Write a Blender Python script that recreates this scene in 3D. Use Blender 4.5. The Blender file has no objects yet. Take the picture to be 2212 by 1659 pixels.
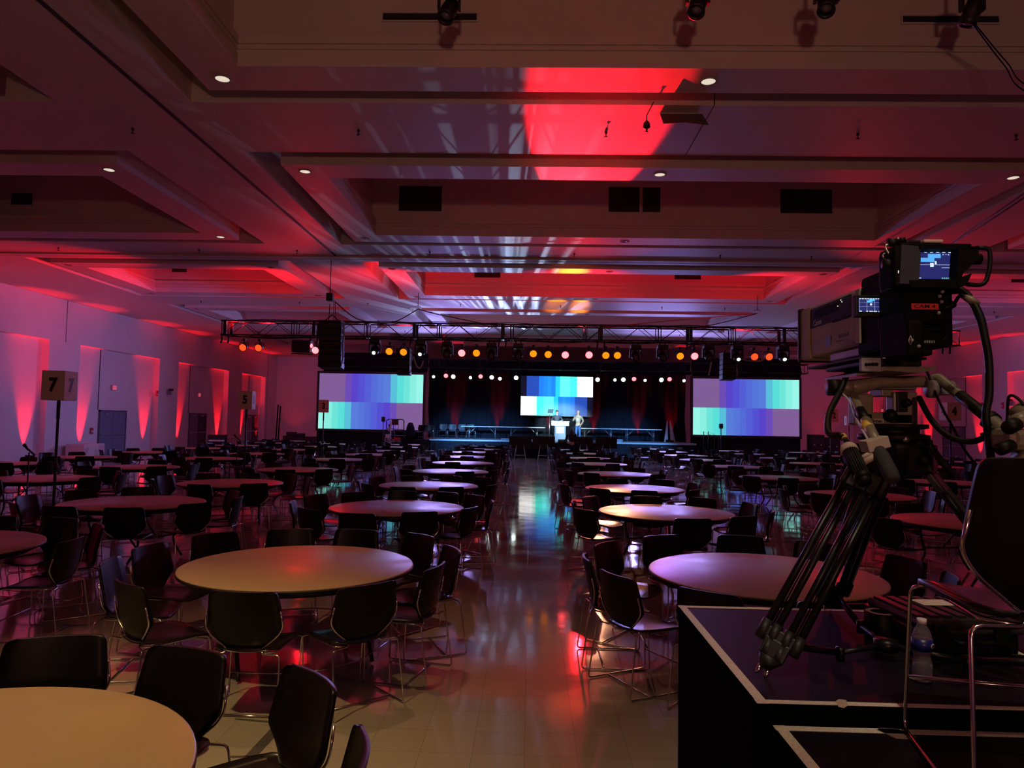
import bpy, bmesh, math, random
from mathutils import Vector, Matrix, Euler
random.seed(11)
SC = bpy.context.scene
COL = SC.collection
PI = math.pi
# ------------------------------------------------------------------ camera model
F = 1551.0; CX, CY = 1106.0, 829.5; VPX, VPY = 1144.9, 915.0; ROLL = 0.0178; EYE = 1.9175
_d = Vector(((VPX-CX)/F, (VPY-CY)/F, 1.0)).normalized()
_e = Vector((math.cos(ROLL), math.sin(ROLL), 0.0))
_x = (_e-_d*_e.dot(_d)).normalized()
_dn = _d.cross(_x)
RW = Matrix((_x, _d, -_dn)).transposed()      # world -> camera (x right, y down, z forward)
RI = RW.transposed()
CAMP = Vector((0, 0, EYE))
def at(px, py, x=None, y=None, z=None):
    r = RI @ Vector(((px-CX)/F, (py-CY)/F, 1.0))
    if z is not None: t = (z-EYE)/r.z
    elif y is not None: t = y/r.y
    else: t = x/r.x
    return CAMP + r*t
def project(p):
    c = RW @ (Vector(p)-CAMP)
    return (CX+F*c.x/c.z, CY+F*c.y/c.z)

cd = bpy.data.cameras.new('camera'); cam = bpy.data.objects.new('camera', cd); COL.objects.link(cam)
cd.sensor_width = 36.0; cd.lens = F*36.0/2212.0; cd.clip_start = 0.05; cd.clip_end = 200
cam.matrix_world = Matrix.Translation(CAMP) @ Matrix((RW[0], -Vector(RW[1]), -Vector(RW[2]))).transposed().to_4x4()
SC.camera = cam
SC.view_settings.view_transform = 'Standard'; SC.view_settings.look = 'None'
SC.view_settings.exposure = 0.0; SC.view_settings.gamma = 1.0
try: SC.view_settings.use_curve_mapping = False
except Exception: pass

# ------------------------------------------------------------------ materials
def L(c): return c/12.92 if c <= 0.04045 else ((c+0.055)/1.055)**2.4
def S(r, g, b): return (L(r/255), L(g/255), L(b/255), 1.0)
_m = {}
def mat(name, col, rough=0.6, metal=0.0, emit=None, es=0.0, noise=None, bump=None, trans=0.0, spec=None, coat=0.0):
    if name in _m: return _m[name]
    m = bpy.data.materials.new(name); m.use_nodes = True; _m[name] = m
    nt = m.node_tree; b = nt.nodes['Principled BSDF']
    b.inputs['Base Color'].default_value = col if len(col) == 4 else (*col, 1)
    b.inputs['Roughness'].default_value = rough; b.inputs['Metallic'].default_value = metal
    if spec is not None: b.inputs['Specular IOR Level'].default_value = spec
    if trans: b.inputs['Transmission Weight'].default_value = trans; b.inputs['IOR'].default_value = 1.33
    if coat: b.inputs['Coat Weight'].default_value = coat; b.inputs['Coat Roughness'].default_value = 0.2
    if emit: b.inputs['Emission Color'].default_value = emit if len(emit) == 4 else (*emit, 1); b.inputs['Emission Strength'].default_value = es
    if noise or bump:
        tc = nt.nodes.new('ShaderNodeTexCoord')
        n = nt.nodes.new('ShaderNodeTexNoise'); n.inputs['Scale'].default_value = (noise or bump)[0]; n.inputs['Detail'].default_value = 5
        nt.links.new(tc.outputs['Object'], n.inputs['Vector'])
        if noise:
            r = nt.nodes.new('ShaderNodeValToRGB'); k = noise[1]
            c = b.inputs['Base Color'].default_value
            r.color_ramp.elements[0].position = 0.3; r.color_ramp.elements[1].position = 0.7
            r.color_ramp.elements[0].color = (c[0]*(1-k), c[1]*(1-k), c[2]*(1-k), 1)
            r.color_ramp.elements[1].color = (min(1, c[0]*(1+k)), min(1, c[1]*(1+k)), min(1, c[2]*(1+k)), 1)
            nt.links.new(n.outputs['Fac'], r.inputs['Fac']); nt.links.new(r.outputs['Color'], b.inputs['Base Color'])
        if bump:
            bp = nt.nodes.new('ShaderNodeBump'); bp.inputs['Strength'].default_value = bump[1]; bp.inputs['Distance'].default_value = bump[2]
            nt.links.new(n.outputs['Fac'], bp.inputs['Height']); nt.links.new(bp.outputs['Normal'], b.inputs['Normal'])
    return m
M_wall = mat('painted_wall', (.60, .56, .54), .55, noise=(.7, .04), bump=(60, .05, .01))
M_ceil = mat('painted_ceiling', (.55, .50, .46), .55, spec=.3, noise=(.5, .04))
M_black = mat('black_paint', (.012, .012, .013), .5)
M_blkpl = mat('black_plastic', (.006, .0045, .005), .4, spec=.22, bump=(220, .05, .002))
M_seat = mat('black_seat_plastic', (.009, .006, .006), .28, spec=.4)
M_chrome = mat('chrome', (.62, .58, .55), .18, 1.0)
M_steel = mat('brushed_steel', (.5, .5, .5), .35, 1.0)
M_alu = mat('dark_truss', (.02, .02, .022), .45, .4)
M_white = mat('white_card', (.66, .56, .46), .6)
M_ink = mat('black_ink', (.008, .008, .01), .6)
M_ink2 = mat('blue_ink', (.05, .05, .10), .6)
M_drape = mat('black_drape', (.012, .012, .017), .85, spec=.08)
M_cam = mat('camera_black', (.004, .0035, .004), .7, spec=.07)
M_beige = mat('beige_metal', (.17, .145, .105), .42, noise=(30, .08))
M_beige2 = mat('beige_plastic', (.40, .34, .29), .65, spec=.2)
M_rub = mat('rubber', (.005, .005, .005), .5, spec=.2)
M_vent = mat('vent_black', (.012, .01, .01), .7)
M_deck = mat('deck_top', (.008, .005, .011), .55, spec=.14, bump=(400, .15, .001))
M_skirt = mat('riser_skirt', (.002, .002, .002), .95, spec=.02)
M_tape = mat('white_tape', (.72, .66, .54), .6, noise=(140, .18))
M_door = mat('door_metal', (.14, .15, .22), .4)
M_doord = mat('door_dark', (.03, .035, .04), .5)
M_frame = mat('door_frame', (.08, .08, .1), .4)
M_red = mat('red_plastic', (.4, .02, .02), .4)
M_gray = mat('gray_plastic', (.2, .2, .22), .5)
M_carton = mat('white_box', (.6, .5, .45), .7)
M_case = mat('case_panel', (.05, .012, .015), .5)
M_stage = mat('stage_deck', (.28, .30, .33), .5)
M_tablew = mat('folding_table_top', (.6, .62, .66), .4)

def floor_mat():
    m = bpy.data.materials.new('vinyl_tile_floor'); m.use_nodes = True; nt = m.node_tree; b = nt.nodes['Principled BSDF']
    tc = nt.nodes.new('ShaderNodeTexCoord')
    br = nt.nodes.new('ShaderNodeTexBrick'); br.offset = 0.0; br.squash = 1.0
    br.inputs['Scale'].default_value = 1.0; br.inputs['Brick Width'].default_value = .305; br.inputs['Row Height'].default_value = .305
    br.inputs['Mortar Size'].default_value = .0018; br.inputs['Mortar Smooth'].default_value = .2
    br.inputs['Color1'].default_value = (.40, .36, .29, 1); br.inputs['Color2'].default_value = (.37, .33, .265, 1)
    br.inputs['Mortar'].default_value = (.25, .22, .17, 1)
    nt.links.new(tc.outputs['Object'], br.inputs['Vector'])
    n = nt.nodes.new('ShaderNodeTexNoise'); n.inputs['Scale'].default_value = 90; n.inputs['Detail'].default_value = 4
    nt.links.new(tc.outputs['Object'], n.inputs['Vector'])
    mx = nt.nodes.new('ShaderNodeMixRGB'); mx.blend_type = 'MULTIPLY'; mx.inputs['Fac'].default_value = .5
    rr = nt.nodes.new('ShaderNodeValToRGB'); rr.color_ramp.elements[0].color = (.7, .7, .7, 1); rr.color_ramp.elements[0].position = .35; rr.color_ramp.elements[1].position = .6
    nt.links.new(n.outputs['Fac'], rr.inputs['Fac']); nt.links.new(br.outputs['Color'], mx.inputs['Color1']); nt.links.new(rr.outputs['Color'], mx.inputs['Color2'])
    nt.links.new(mx.outputs['Color'], b.inputs['Base Color'])
    n2 = nt.nodes.new('ShaderNodeTexNoise'); n2.inputs['Scale'].default_value = 1.6; n2.inputs['Detail'].default_value = 6
    nt.links.new(tc.outputs['Object'], n2.inputs['Vector'])
    mr = nt.nodes.new('ShaderNodeMapRange'); mr.inputs['From Min'].default_value = .3; mr.inputs['From Max'].default_value = .7
    mr.inputs['To Min'].default_value = .05; mr.inputs['To Max'].default_value = .13
    nt.links.new(n2.outputs['Fac'], mr.inputs['Value']); nt.links.new(mr.outputs['Result'], b.inputs['Roughness'])
    b.inputs['Specular IOR Level'].default_value = .8
    # tiles sit at very slightly different tilts; wax ripples
    mp = nt.nodes.new('ShaderNodeMapping'); mp.inputs['Scale'].default_value = (3.28, 3.28, 1)
    vo = nt.nodes.new('ShaderNodeTexNoise'); vo.inputs['Scale'].default_value = 3.2; vo.inputs['Detail'].default_value = 3
    nt.links.new(tc.outputs['Object'], vo.inputs['Vector'])
    bp = nt.nodes.new('ShaderNodeBump'); bp.inputs['Strength'].default_value = .35; bp.inputs['Distance'].default_value = .004
    nt.links.new(vo.outputs['Fac'], bp.inputs['Height'])
    bp2 = nt.nodes.new('ShaderNodeBump'); bp2.inputs['Strength'].default_value = .3; bp2.inputs['Distance'].default_value = .002; bp2.invert = True
    nt.links.new(br.outputs['Fac'], bp2.inputs['Height']); nt.links.new(bp.outputs['Normal'], bp2.inputs['Normal'])
    nt.links.new(bp2.outputs['Normal'], b.inputs['Normal'])
    return m
M_floor = floor_mat()
def laminate():
    m = mat('tan_laminate', (.42, .30, .175), .3, noise=(2.2, .07)); nt = m.node_tree; b = nt.nodes['Principled BSDF']
    n = nt.nodes.new('ShaderNodeTexNoise'); n.inputs['Scale'].default_value = 1.4; n.inputs['Detail'].default_value = 7; n.inputs['Distortion'].default_value = 1.2
    tc = nt.nodes.new('ShaderNodeTexCoord'); nt.links.new(tc.outputs['Object'], n.inputs['Vector'])
    mr = nt.nodes.new('ShaderNodeMapRange'); mr.inputs['From Min'].default_value = .35; mr.inputs['From Max'].default_value = .7
    mr.inputs['To Min'].default_value = .3; mr.inputs['To Max'].default_value = .5; b.inputs['Specular IOR Level'].default_value = .22
    nt.links.new(n.outputs['Fac'], mr.inputs['Value']); nt.links.new(mr.outputs['Result'], b.inputs['Roughness'])
    return m
M_lam = laminate()
def glow(name, col, s):
    return mat(name, (.02, .02, .02), .4, emit=col, es=s)
# ------------------------------------------------------------------ mesh helpers
def xf(loc=(0, 0, 0), rot=(0, 0, 0), sc=(1, 1, 1)):
    return Matrix.Translation(loc) @ Euler(rot).to_matrix().to_4x4() @ Matrix.Diagonal((*sc, 1))
class MB:
    def __init__(s): s.v = []; s.f = []; s.sm = []
    def add(s, vs, fs, smooth=False, M=None):
        o = len(s.v)
        s.v += [tuple((M @ Vector(v)) if M else v) for v in vs]
        s.f += [tuple(i+o for i in f) for f in fs]; s.sm += [smooth]*len(fs); return s
    def box(s, a, b, M=None, bev=0.0):
        x0, y0, z0 = a; x1, y1, z1 = b
        if bev <= 0:
            vs = [(x0, y0, z0), (x1, y0, z0), (x1, y1, z0), (x0, y1, z0), (x0, y0, z1), (x1, y0, z1), (x1, y1, z1), (x0, y1, z1)]
            return s.add(vs, [(0, 3, 2, 1), (4, 5, 6, 7), (0, 1, 5, 4), (1, 2, 6, 5), (2, 3, 7, 6), (3, 0, 4, 7)], False, M)
        bm = bmesh.new(); bmesh.ops.create_cube(bm, size=1)
        bmesh.ops.scale(bm, vec=(x1-x0, y1-y0, z1-z0), verts=bm.verts); bmesh.ops.translate(bm, vec=((x0+x1)/2, (y0+y1)/2, (z0+z1)/2), verts=bm.verts)
        bmesh.ops.bevel(bm, geom=bm.edges[:], offset=min(bev, abs(x1-x0)*.49, abs(y1-y0)*.49, abs(z1-z0)*.49), segments=2, affect='EDGES', profile=.6)
        bm.verts.index_update()
        s.add([v.co.copy() for v in bm.verts], [[v.index for v in f.verts] for f in bm.faces], False, M); bm.free(); return s
    def cbox(s, c, d, M=None, bev=0.0):
        return s.box([c[i]-d[i]/2 for i in range(3)], [c[i]+d[i]/2 for i in range(3)], M, bev)
    def tube(s, pts, r, seg=8, M=None, caps=True, closed=False):
        P = [Vector(p) for p in pts]; n = len(P)
        rr = r if isinstance(r, (list, tuple)) else [r]*n
        vs = []; fs = []; up = None
        for i, p in enumerate(P):
            if closed: t = (P[(i+1) % n]-P[i-1]).normalized()
            else: t = (P[min(i+1, n-1)]-P[max(i-1, 0)]).normalized()
            if up is None:
                a = Vector((0, 0, 1)) if abs(t.z) < .9 else Vector((1, 0, 0)); up = t.cross(a).normalized()
            up = (up-t*up.dot(t)).normalized(); w = t.cross(up)
            for k in range(seg):
                an = 2*PI*k/seg; vs.append(p+(up*math.cos(an)+w*math.sin(an))*rr[i])
        m = n if closed else n-1
        for i in range(m):
            for k in range(seg):
                a = i*seg+k; b = i*seg+(k+1) % seg; c = ((i+1) % n)*seg+(k+1) % seg; d = ((i+1) % n)*seg+k
                fs.append((a, b, c, d))
        if caps and not closed: fs.append(tuple(range(seg-1, -1, -1))); fs.append(tuple(range((n-1)*seg, n*seg)))
        return s.add(vs, fs, True, M)
    def cyl(s, a, b, r, r2=None, seg=16, M=None):
        return s.tube([a, b], [r, r if r2 is None else r2], seg, M)
    def lathe(s, prof, seg=24, M=None, smooth=True):
        vs = []; fs = []
        for (r, z) in prof:
            for k in range(seg): vs.append((r*math.cos(2*PI*k/seg), r*math.sin(2*PI*k/seg), z))
        for i in range(len(prof)-1):
            for k in range(seg): fs.append((i*seg+k, i*seg+(k+1) % seg, (i+1)*seg+(k+1) % seg, (i+1)*seg+k))
        if prof[0][0] > 1e-4: fs.append(tuple(range(seg-1, -1, -1)))
        if prof[-1][0] > 1e-4: fs.append(tuple(range((len(prof)-1)*seg, len(prof)*seg)))
        return s.add(vs, fs, smooth, M)
    def ell(s, c, r, seg=14, M=None):
        pr = [(max(1e-5, math.sin(PI*i/8)), -math.cos(PI*i/8)) for i in range(9)]
        MM = xf(c, (0, 0, 0), r); MM = M @ MM if M else MM
        return s.lathe(pr, seg, MM)
    def prism(s, poly, h, M=None):
        n = len(poly)
        vs = [(x, y, 0) for x, y in poly]+[(x, y, h) for x, y in poly]
        fs = [tuple(range(n-1, -1, -1)), tuple(range(n, 2*n))]+[(i, (i+1) % n, n+(i+1) % n, n+i) for i in range(n)]
        return s.add(vs, fs, False, M)
    def quad(s, a, b, c, d): return s.add([a, b, c, d], [(0, 1, 2, 3)])
    def mesh(s, name, m):
        me = bpy.data.meshes.new(name); me.from_pydata([tuple(v) for v in s.v], [], s.f); me.update()
        for p, q in zip(me.polygons, s.sm): p.use_smooth = q
        me.materials.append(m); return me
    def build(s, name, m, parent=None, loc=None, rot=None):
        o = bpy.data.objects.new(name, s.mesh(name, m)); COL.objects.link(o)
        if parent: o.parent = parent
        if loc is not None: o.location = loc
        if rot is not None: o.rotation_euler = rot
        return o
def tag(o, label=None, cat=None, group=None, kind=None):
    if label:
        n = len(label.split()); assert 4 <= n <= 16, (n, label)
        o['label'] = label
    if cat: o['category'] = cat
    if group: o['group'] = group
    if kind: o['kind'] = kind
    return o
def thing(name, label, cat, loc=(0, 0, 0), rz=0.0, group=None, rot=None):
    o = bpy.data.objects.new(name, None); COL.objects.link(o); o.empty_display_size = .1
    o.location = loc; o.rotation_euler = rot if rot else (0, 0, rz)
    return tag(o, label, cat, group)
def copy_tree(o, parent=None):
    c = o.copy(); COL.objects.link(c)
    if parent: c.parent = parent
    for ch in list(o.children): copy_tree(ch, c)
    return c
def smooth(pts, n=8):
    P = [Vector(p) for p in pts]; out = []
    for i in range(len(P)-1):
        p0 = P[max(i-1, 0)]; p1 = P[i]; p2 = P[i+1]; p3 = P[min(i+2, len(P)-1)]
        for k in range(n):
            t = k/n; out.append(.5*((2*p1)+(-p0+p2)*t+(2*p0-5*p1+4*p2-p3)*t*t+(-p0+3*p1-3*p2+p3)*t*t*t))
    out.append(P[-1]); return out
def roundp(pts, rad, n=4):
    P = [Vector(p) for p in pts]; out = [P[0]]
    for i in range(1, len(P)-1):
        a = (P[i-1]-P[i]); b = (P[i+1]-P[i]); r = min(rad, a.length*.45, b.length*.45)
        A = P[i]+a.normalized()*r; B = P[i]+b.normalized()*r
        for k in range(n+1):
            t = k/n; out.append(A*(1-t)**2+P[i]*2*t*(1-t)+B*t*t)
    out.append(P[-1]); return out
def text(body, size, m, parent, loc, rot, name='lettering', depth=.001, sx=1.0, bold=0.0):
    c = bpy.data.curves.new('lettering', 'FONT'); c.body = body; c.size = size; c.extrude = depth
    c.align_x = 'CENTER'; c.align_y = 'CENTER'; c.offset = bold; c.resolution_u = 3
    t = bpy.data.objects.new('tmp', c); COL.objects.link(t)
    me = bpy.data.meshes.new_from_object(t.evaluated_get(bpy.context.evaluated_depsgraph_get()))
    bpy.data.objects.remove(t); me.materials.clear(); me.materials.append(m)
    o = bpy.data.objects.new(name, me); COL.objects.link(o); o.parent = parent; o.location = loc; o.rotation_euler = rot; o.scale = (sx, 1, 1)
    return o
def light(name, kind, loc, energy, col, target=None, **kw):
    d = bpy.data.lights.new(name, kind); d.energy = energy; d.color = col[:3]
    for k, v in kw.items(): setattr(d, k, v)
    o = bpy.data.objects.new(name, d); COL.objects.link(o); o.location = loc
    if target is not None: o.rotation_euler = (Vector(target)-Vector(loc)).to_track_quat('-Z', 'Y').to_euler()
    return o
w = bpy.data.worlds.new('world'); SC.world = w; w.use_nodes = True
w.node_tree.nodes['Background'].inputs[0].default_value = (0, 0, 0, 1); w.node_tree.nodes['Background'].inputs[1].default_value = 0

# ------------------------------------------------------------------ room shell
XL, XR, YB, YF, ZC, ZR = -20.0, 24.9, 56.0, -6.0, 6.86, 5.05
def struct(o, kind='structure'): o['kind'] = kind; return o
struct(MB().box((XL-.8, YF-.3, -.2), (XR+.8, YB+.3, 0)).build('floor', M_floor))
BX = [(-16.0, -7.57), (-5.4, 10.1), (12.2, 20.6)]
BY = [(3.9+8.97*i, 10.88+8.97*i) for i in range(5)]
BY = [(3.95, 10.88), (12.94, 19.85), (21.9, 28.75), (30.9, 37.75), (39.9, 46.7)]
def ceiling():
    m = MB()
    xs = sorted({XL-.5, XR+.5} | {v for b in BX for v in b}); ys = sorted({YF, YB} | {v for b in BY for v in b})
    for i in range(len(xs)-1):
        for j in range(len(ys)-1):
            if any(a <= xs[i] < b for a, b in BX) and any(a <= ys[j] < b for a, b in BY): continue
            m.quad((xs[i], ys[j], ZC), (xs[i+1], ys[j], ZC), (xs[i+1], ys[j+1], ZC), (xs[i], ys[j+1], ZC))
    def ring(x0, x1, y0, y1, z0, z1):
        m.quad((x0, y0, z0), (x1, y0, z0), (x1, y0, z1), (x0, y0, z1)); m.quad((x0, y1, z0), (x1, y1, z0), (x1, y1, z1), (x0, y1, z1))
        m.quad((x0, y0, z0), (x0, y1, z0), (x0, y1, z1), (x0, y0, z1)); m.quad((x1, y0, z0), (x1, y1, z0), (x1, y1, z1), (x1, y0, z1))
    def flat(a, b, z):   # frame between outer rect a and inner rect b
        ax0, ax1, ay0, ay1 = a; bx0, bx1, by0, by1 = b
        m.quad((ax0, ay0, z), (ax1, ay0, z), (ax1, by0, z), (ax0, by0, z)); m.quad((ax0, by1, z), (ax1, by1, z), (ax1, ay1, z), (ax0, ay1, z))
        m.quad((ax0, by0, z), (bx0, by0, z), (bx0, by1, z), (ax0, by1, z)); m.quad((bx1, by0, z), (ax1, by0, z), (ax1, by1, z), (bx1, by1, z))
    def ins(r, d): return (r[0]+d, r[1]-d, r[2]+d, r[3]-d)
    for (x0, x1) in BX:
        for (y0, y1) in BY:
            o = (x0, x1, y0, y1); a = ins(o, .52); b = ins(o, 1.25)
            ring(*o, ZC, 7.36); flat(o, a, 7.36); ring(*a, 6.81, 7.36); flat(a, b, 6.81)
            ring(*b, 6.81, 7.0)
            c = ins(b, -.03); flat(c, b, 7.0); ring(*c, 7.0, 7.06); flat(c, b, 7.06); ring(*b, 7.06, 7.11)
            flat(c, b, 7.11); ring(*c, 7.11, 7.14); flat(c, b, 7.14); ring(*b, 7.14, 7.26)
            e = ins(b, -.14); flat(e, b, 7.26); ring(*e, 7.26, 8.9)
            m.quad((e[0], e[2], 8.9), (e[1], e[2], 8.9), (e[1], e[3], 8.9), (e[0], e[3], 8.9))
    return struct(m.build('ceiling', M_ceil))
ceiling()
NI = [(-4.6, 2.3), (4.4, 11.3), (13.3, 20.2), (22.3, 29.2), (31.24, 38.1), (40.2, 47.0), (49.2, 53.6)]
def side_wall(name, X, s):
    m = MB(); d = .32
    def Q(ya, yb, za, zb, x): m.quad((x, ya, za), (x, yb, za), (x, yb, zb), (x, ya, zb))
    Q(YF, YB, ZR, ZC+.05, X)
    y = YF
    for a, b in NI:
        Q(y, a, 0, ZR, X); Q(a, b, 0, ZR, X+s*d)
        for yy in (a, b): m.quad((X, yy, 0), (X+s*d, yy, 0), (X+s*d, yy, ZR), (X, yy, ZR))
        m.quad((X, a, ZR), (X+s*d, a, ZR), (X+s*d, b, ZR), (X, b, ZR)); y = b
    Q(y, YB, 0, ZR, X)
    return struct(m.build(name, M_wall))
side_wall('wall_left', XL, -1); side_wall('wall_right', XR, 1)
struct(MB().box((XL-.4, YB, 0), (XR+.4, YB+.2, ZC+.05)).build('wall_back', M_wall))
struct(MB().box((XL-.4, YF-.2, 0), (XR+.4, YF, ZC+.05)).build('wall_front', M_wall))
# joints in the wall panels and the folding-partition track
ti = [0]
def trim(mb, m):
    ti[0] += 1; return struct(mb.build('trim_%d' % ti[0], m))
M_joint = mat('dark_joint', (.02, .015, .015), .8)
for i, (a, b) in enumerate(NI[3:7]):
    for X, s in ((XL-.32, 1), (XR+.32, -1)):
        yj = a+2.0 if i else a+.6
        trim(MB().box((X, yj, 2.2 if i else 0), (X+s*.012, yj+.05, ZR-.01)), M_joint)
for y in (22.0, 30.2, 54.0):
    trim(MB().box((XL, y, ZR if y < 50 else 0), (XL+.008, y+.03, ZC)), M_joint); trim(MB().box((XR-.008, y, ZR if y < 50 else 0), (XR, y+.03, ZC)), M_joint)
trim(MB().box((-5.97, YF, ZC-.012), (-5.90, 21.4, ZC-.001)), M_joint)
trim(MB().box((XL, 21.25, ZC-.05), (XR, 21.75, ZC-.001)).box((XL, 21.47, ZC-.056), (XR, 21.53, ZC-.05)), M_ceil)
# fine joints across the beam at the room's middle
for y0, y1 in ((10.88, 12.94),):
    trim(MB().box((2.75, y0, ZC-.006), (2.762, y1, ZC-.001)), M_joint)
trim(MB().box((2.75, 10.868, ZC), (2.765, 10.88, 7.36)), M_joint)
# skirting
for nm, x in (('left', XL), ('right', XR-.012)):
    m = MB(); y = YF
    for a, b in NI: m.box((x, y, 0), (x+.012, a, .1)); y = b
    m.box((x, y, 0), (x+.012, YB, .1)); struct(m.build('baseboard_'+nm, mat('baseboard_dark', (.05, .04, .05), .5)))

# doors ------------------------------------------------------------------
dn = [0]
def door(X, s, y0, y1, open_leaf=False, glassy=False):
    dn[0] += 1
    r = thing('door_%d' % dn[0], None, None, (X, (y0+y1)/2, 0)); r['kind'] = 'structure'
    h = (y1-y0)/2; H = 2.13
    m = MB()
    for a, b in (((0, -h-.06, 0), (s*.07, -h, H+.07)), ((0, h, 0), (s*.07, h+.06, H+.07)), ((0, -h-.06, H), (s*.07, h+.06, H+.07))): m.box(a, b)
    m.build('frame', M_frame, r)
    for k, (a, b) in enumerate(((-h, -.005), (.005, h))):
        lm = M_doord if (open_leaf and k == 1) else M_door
        lf = MB().box((0, a+.004, .01), (s*.045, b-.004, H-.005)).build('door_leaf', lm, r)
        MB().box((s*.045, a+.08, 1.0), (s*.085, b-.08, 1.05)).box((s*.045, a+.1, .98), (s*.07, a+.16, 1.07)).box((s*.045, b-.16, .98), (s*.07, b-.1, 1.07)).build('push_bar', M_steel, lf)
        MB().box((s*.045, (a+b)/2-.18, H-.13), (s*.1, (a+b)/2+.12, H-.06)).tube([(s*.08, (a+b)/2, H-.04), (s*.2, (a+b)/2+.25, H-.02), (s*.06, (a+b)/2+.42, H+.03)], .01, 6).build('door_closer', M_steel, lf)
    return r
for X, s in ((XL-.32, 1), (XR+.32, -1)):
    for y in (33.4, 42.35, 50.9): door(X, s, y, y+2.15, open_leaf=(y > 40 and X < 0))
M_exit = glow('exit_face', (1.0, .12, .16, 1), .9)
for X, s, sd in ((XL-.32, 1, 'left'), (XR+.32, -1, 'right')):
    for y, nm in ((34.4, 'nearest'), (43.4, 'middle'), (51.95, 'farthest')):
        e = thing('exit_sign', 'lit red exit sign above the %s door in the %s wall' % (nm, sd), 'sign', (X, y, 3.3), 0, 'exit signs over the wall doors')
        MB().box((0, -.19, -.13), (s*.09, .19, .13), bev=.01).build('housing', mat('exit_housing', (.5, .3, .3), .5), e)
        MB().box((s*.09, -.16, -.1), (s*.093, .16, .1)).build('face', mat('exit_white', (.7, .5, .5), .5, emit=(1, .2, .35, 1), es=.35), e)
        text('EXIT', .17, mat('exit_red', (.5, .01, .01), .5, emit=(1, .02, .02, 1), es=.6), e, (s*.095, 0, 0), (PI/2, 0, s*PI/2), depth=.002, bold=.003)
# ------------------------------------------------------------------ ceiling fittings
def bayname(i, j): return ('left', 'centre', 'right')[i]+' coffer of the '+('first', 'second', 'third', 'fourth', 'fifth')[j]+' row'
M_dlon = mat('downlight_lit', (.5, .5, .48), .4, emit=(1, .88, .7, 1), es=.75)
M_dloff = mat('downlight_dim', (.05, .04, .05), .35)
def downlight(x, y, lit, label):
    r = thing('recessed_light', label, 'ceiling light', (x, y, 6.8125), 0, 'recessed downlights in the coffers')
    MB().lathe([(.10, 0), (.125, 0), (.125, -.012), (.10, -.012), (.10, 0)], 20).build('trim_ring', M_beige2, r)
    MB().lathe([(.1, -.006), (.06, .0), (.0001, .0)], 20).build('lens', M_dlon if lit else M_dloff, r)
for i, (x0, x1) in enumerate(BX):
    for j, (y0, y1) in enumerate(BY[:4]):
        cols = [(x0+.88, 'left'), (x1-.88, 'right')]
        if i == 1: cols.append((2.45, 'middle'))
        for y, fn in ((y0+.88, 'near'), (y1-.88, 'far')):
            for x, cn in cols:
                u, v = project((x, y, 6.8))
                if -20 < u < 2232 and -20 < v < 1600 and y > 1:
                    downlight(x, y, j < 2 and (j == 0 or fn == 'near' or i == 0), 'round %s light, %s edge %s, %s' % ('glowing' if (j < 1 or (j == 1 and fn == 'near')) else 'dim', fn, cn+(' corner' if cn != 'middle' else ''), bayname(i, j)))
spk = MB().cyl((0, 0, 0), (0, 0, -.035), .022).cyl((0, 0, -.035), (0, 0, -.08), .008).cyl((0, 0, -.08), (0, 0, -.088), .028)
spmesh = spk.mesh('sprinkler_head', M_ink)
k = 0
for j, yb in enumerate((11.9, 20.6, 29.8, 38.8)):
    for x in (-14.0, -9.8, -6.9, -3.0, 1.2, 5.4, 8.0, 11.2, 15.5, 19.0):
        u, v = project((x, yb, ZC))
        if -5 < u < 2215 and v > 0:
            o = bpy.data.objects.new('sprinkler_head', spmesh); COL.objects.link(o); o.location = (x, yb, ZC+.003)
            o.scale = (1.1, 1.1, 1.1)
            row = ('nearest', 'second', 'third', 'fourth')[j]; n = 1+[q for q in (-14.0, -9.8, -6.9, -3.0, 1.2, 5.4, 8.0, 11.2, 15.5, 19.0) if project((q, yb, ZC))[0] > -5].index(x)
            tag(o, 'dark sprinkler on the %s cross beam, %s from the left' % (row, ['first', 'second', 'third', 'fourth', 'fifth', 'sixth', 'seventh', 'eighth', 'ninth', 'tenth'][n-1]), 'sprinkler', 'ceiling sprinklers')
def vent(x, y, z, w_, h_, label, split=False):
    r = thing('air_vent', label, 'vent', (x, y, z), 0, 'dark vents inside the coffers')
    MB().box((-w_/2-.02, -.03, -h_/2-.02), (w_/2+.02, -.008, -h_/2)).box((-w_/2-.02, -.03, h_/2), (w_/2+.02, -.008, h_/2+.02)).box((-w_/2-.02, -.03, -h_/2), (-w_/2, -.008, h_/2)).box((w_/2, -.03, -h_/2), (w_/2+.02, -.008, h_/2)).build('frame', M_ceil, r)
    MB().box((-w_/2, -.012, -h_/2), (w_/2, -.006, h_/2)).build('backing', M_vent, r)
    m = MB(); n = int(h_/.06)
    for q in range(n): m.box((-w_/2, -.028, -h_/2+.02+q*.06), (w_/2, -.014, -h_/2+.035+q*.06))
    m.build('louvre', M_vent, r)
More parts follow.
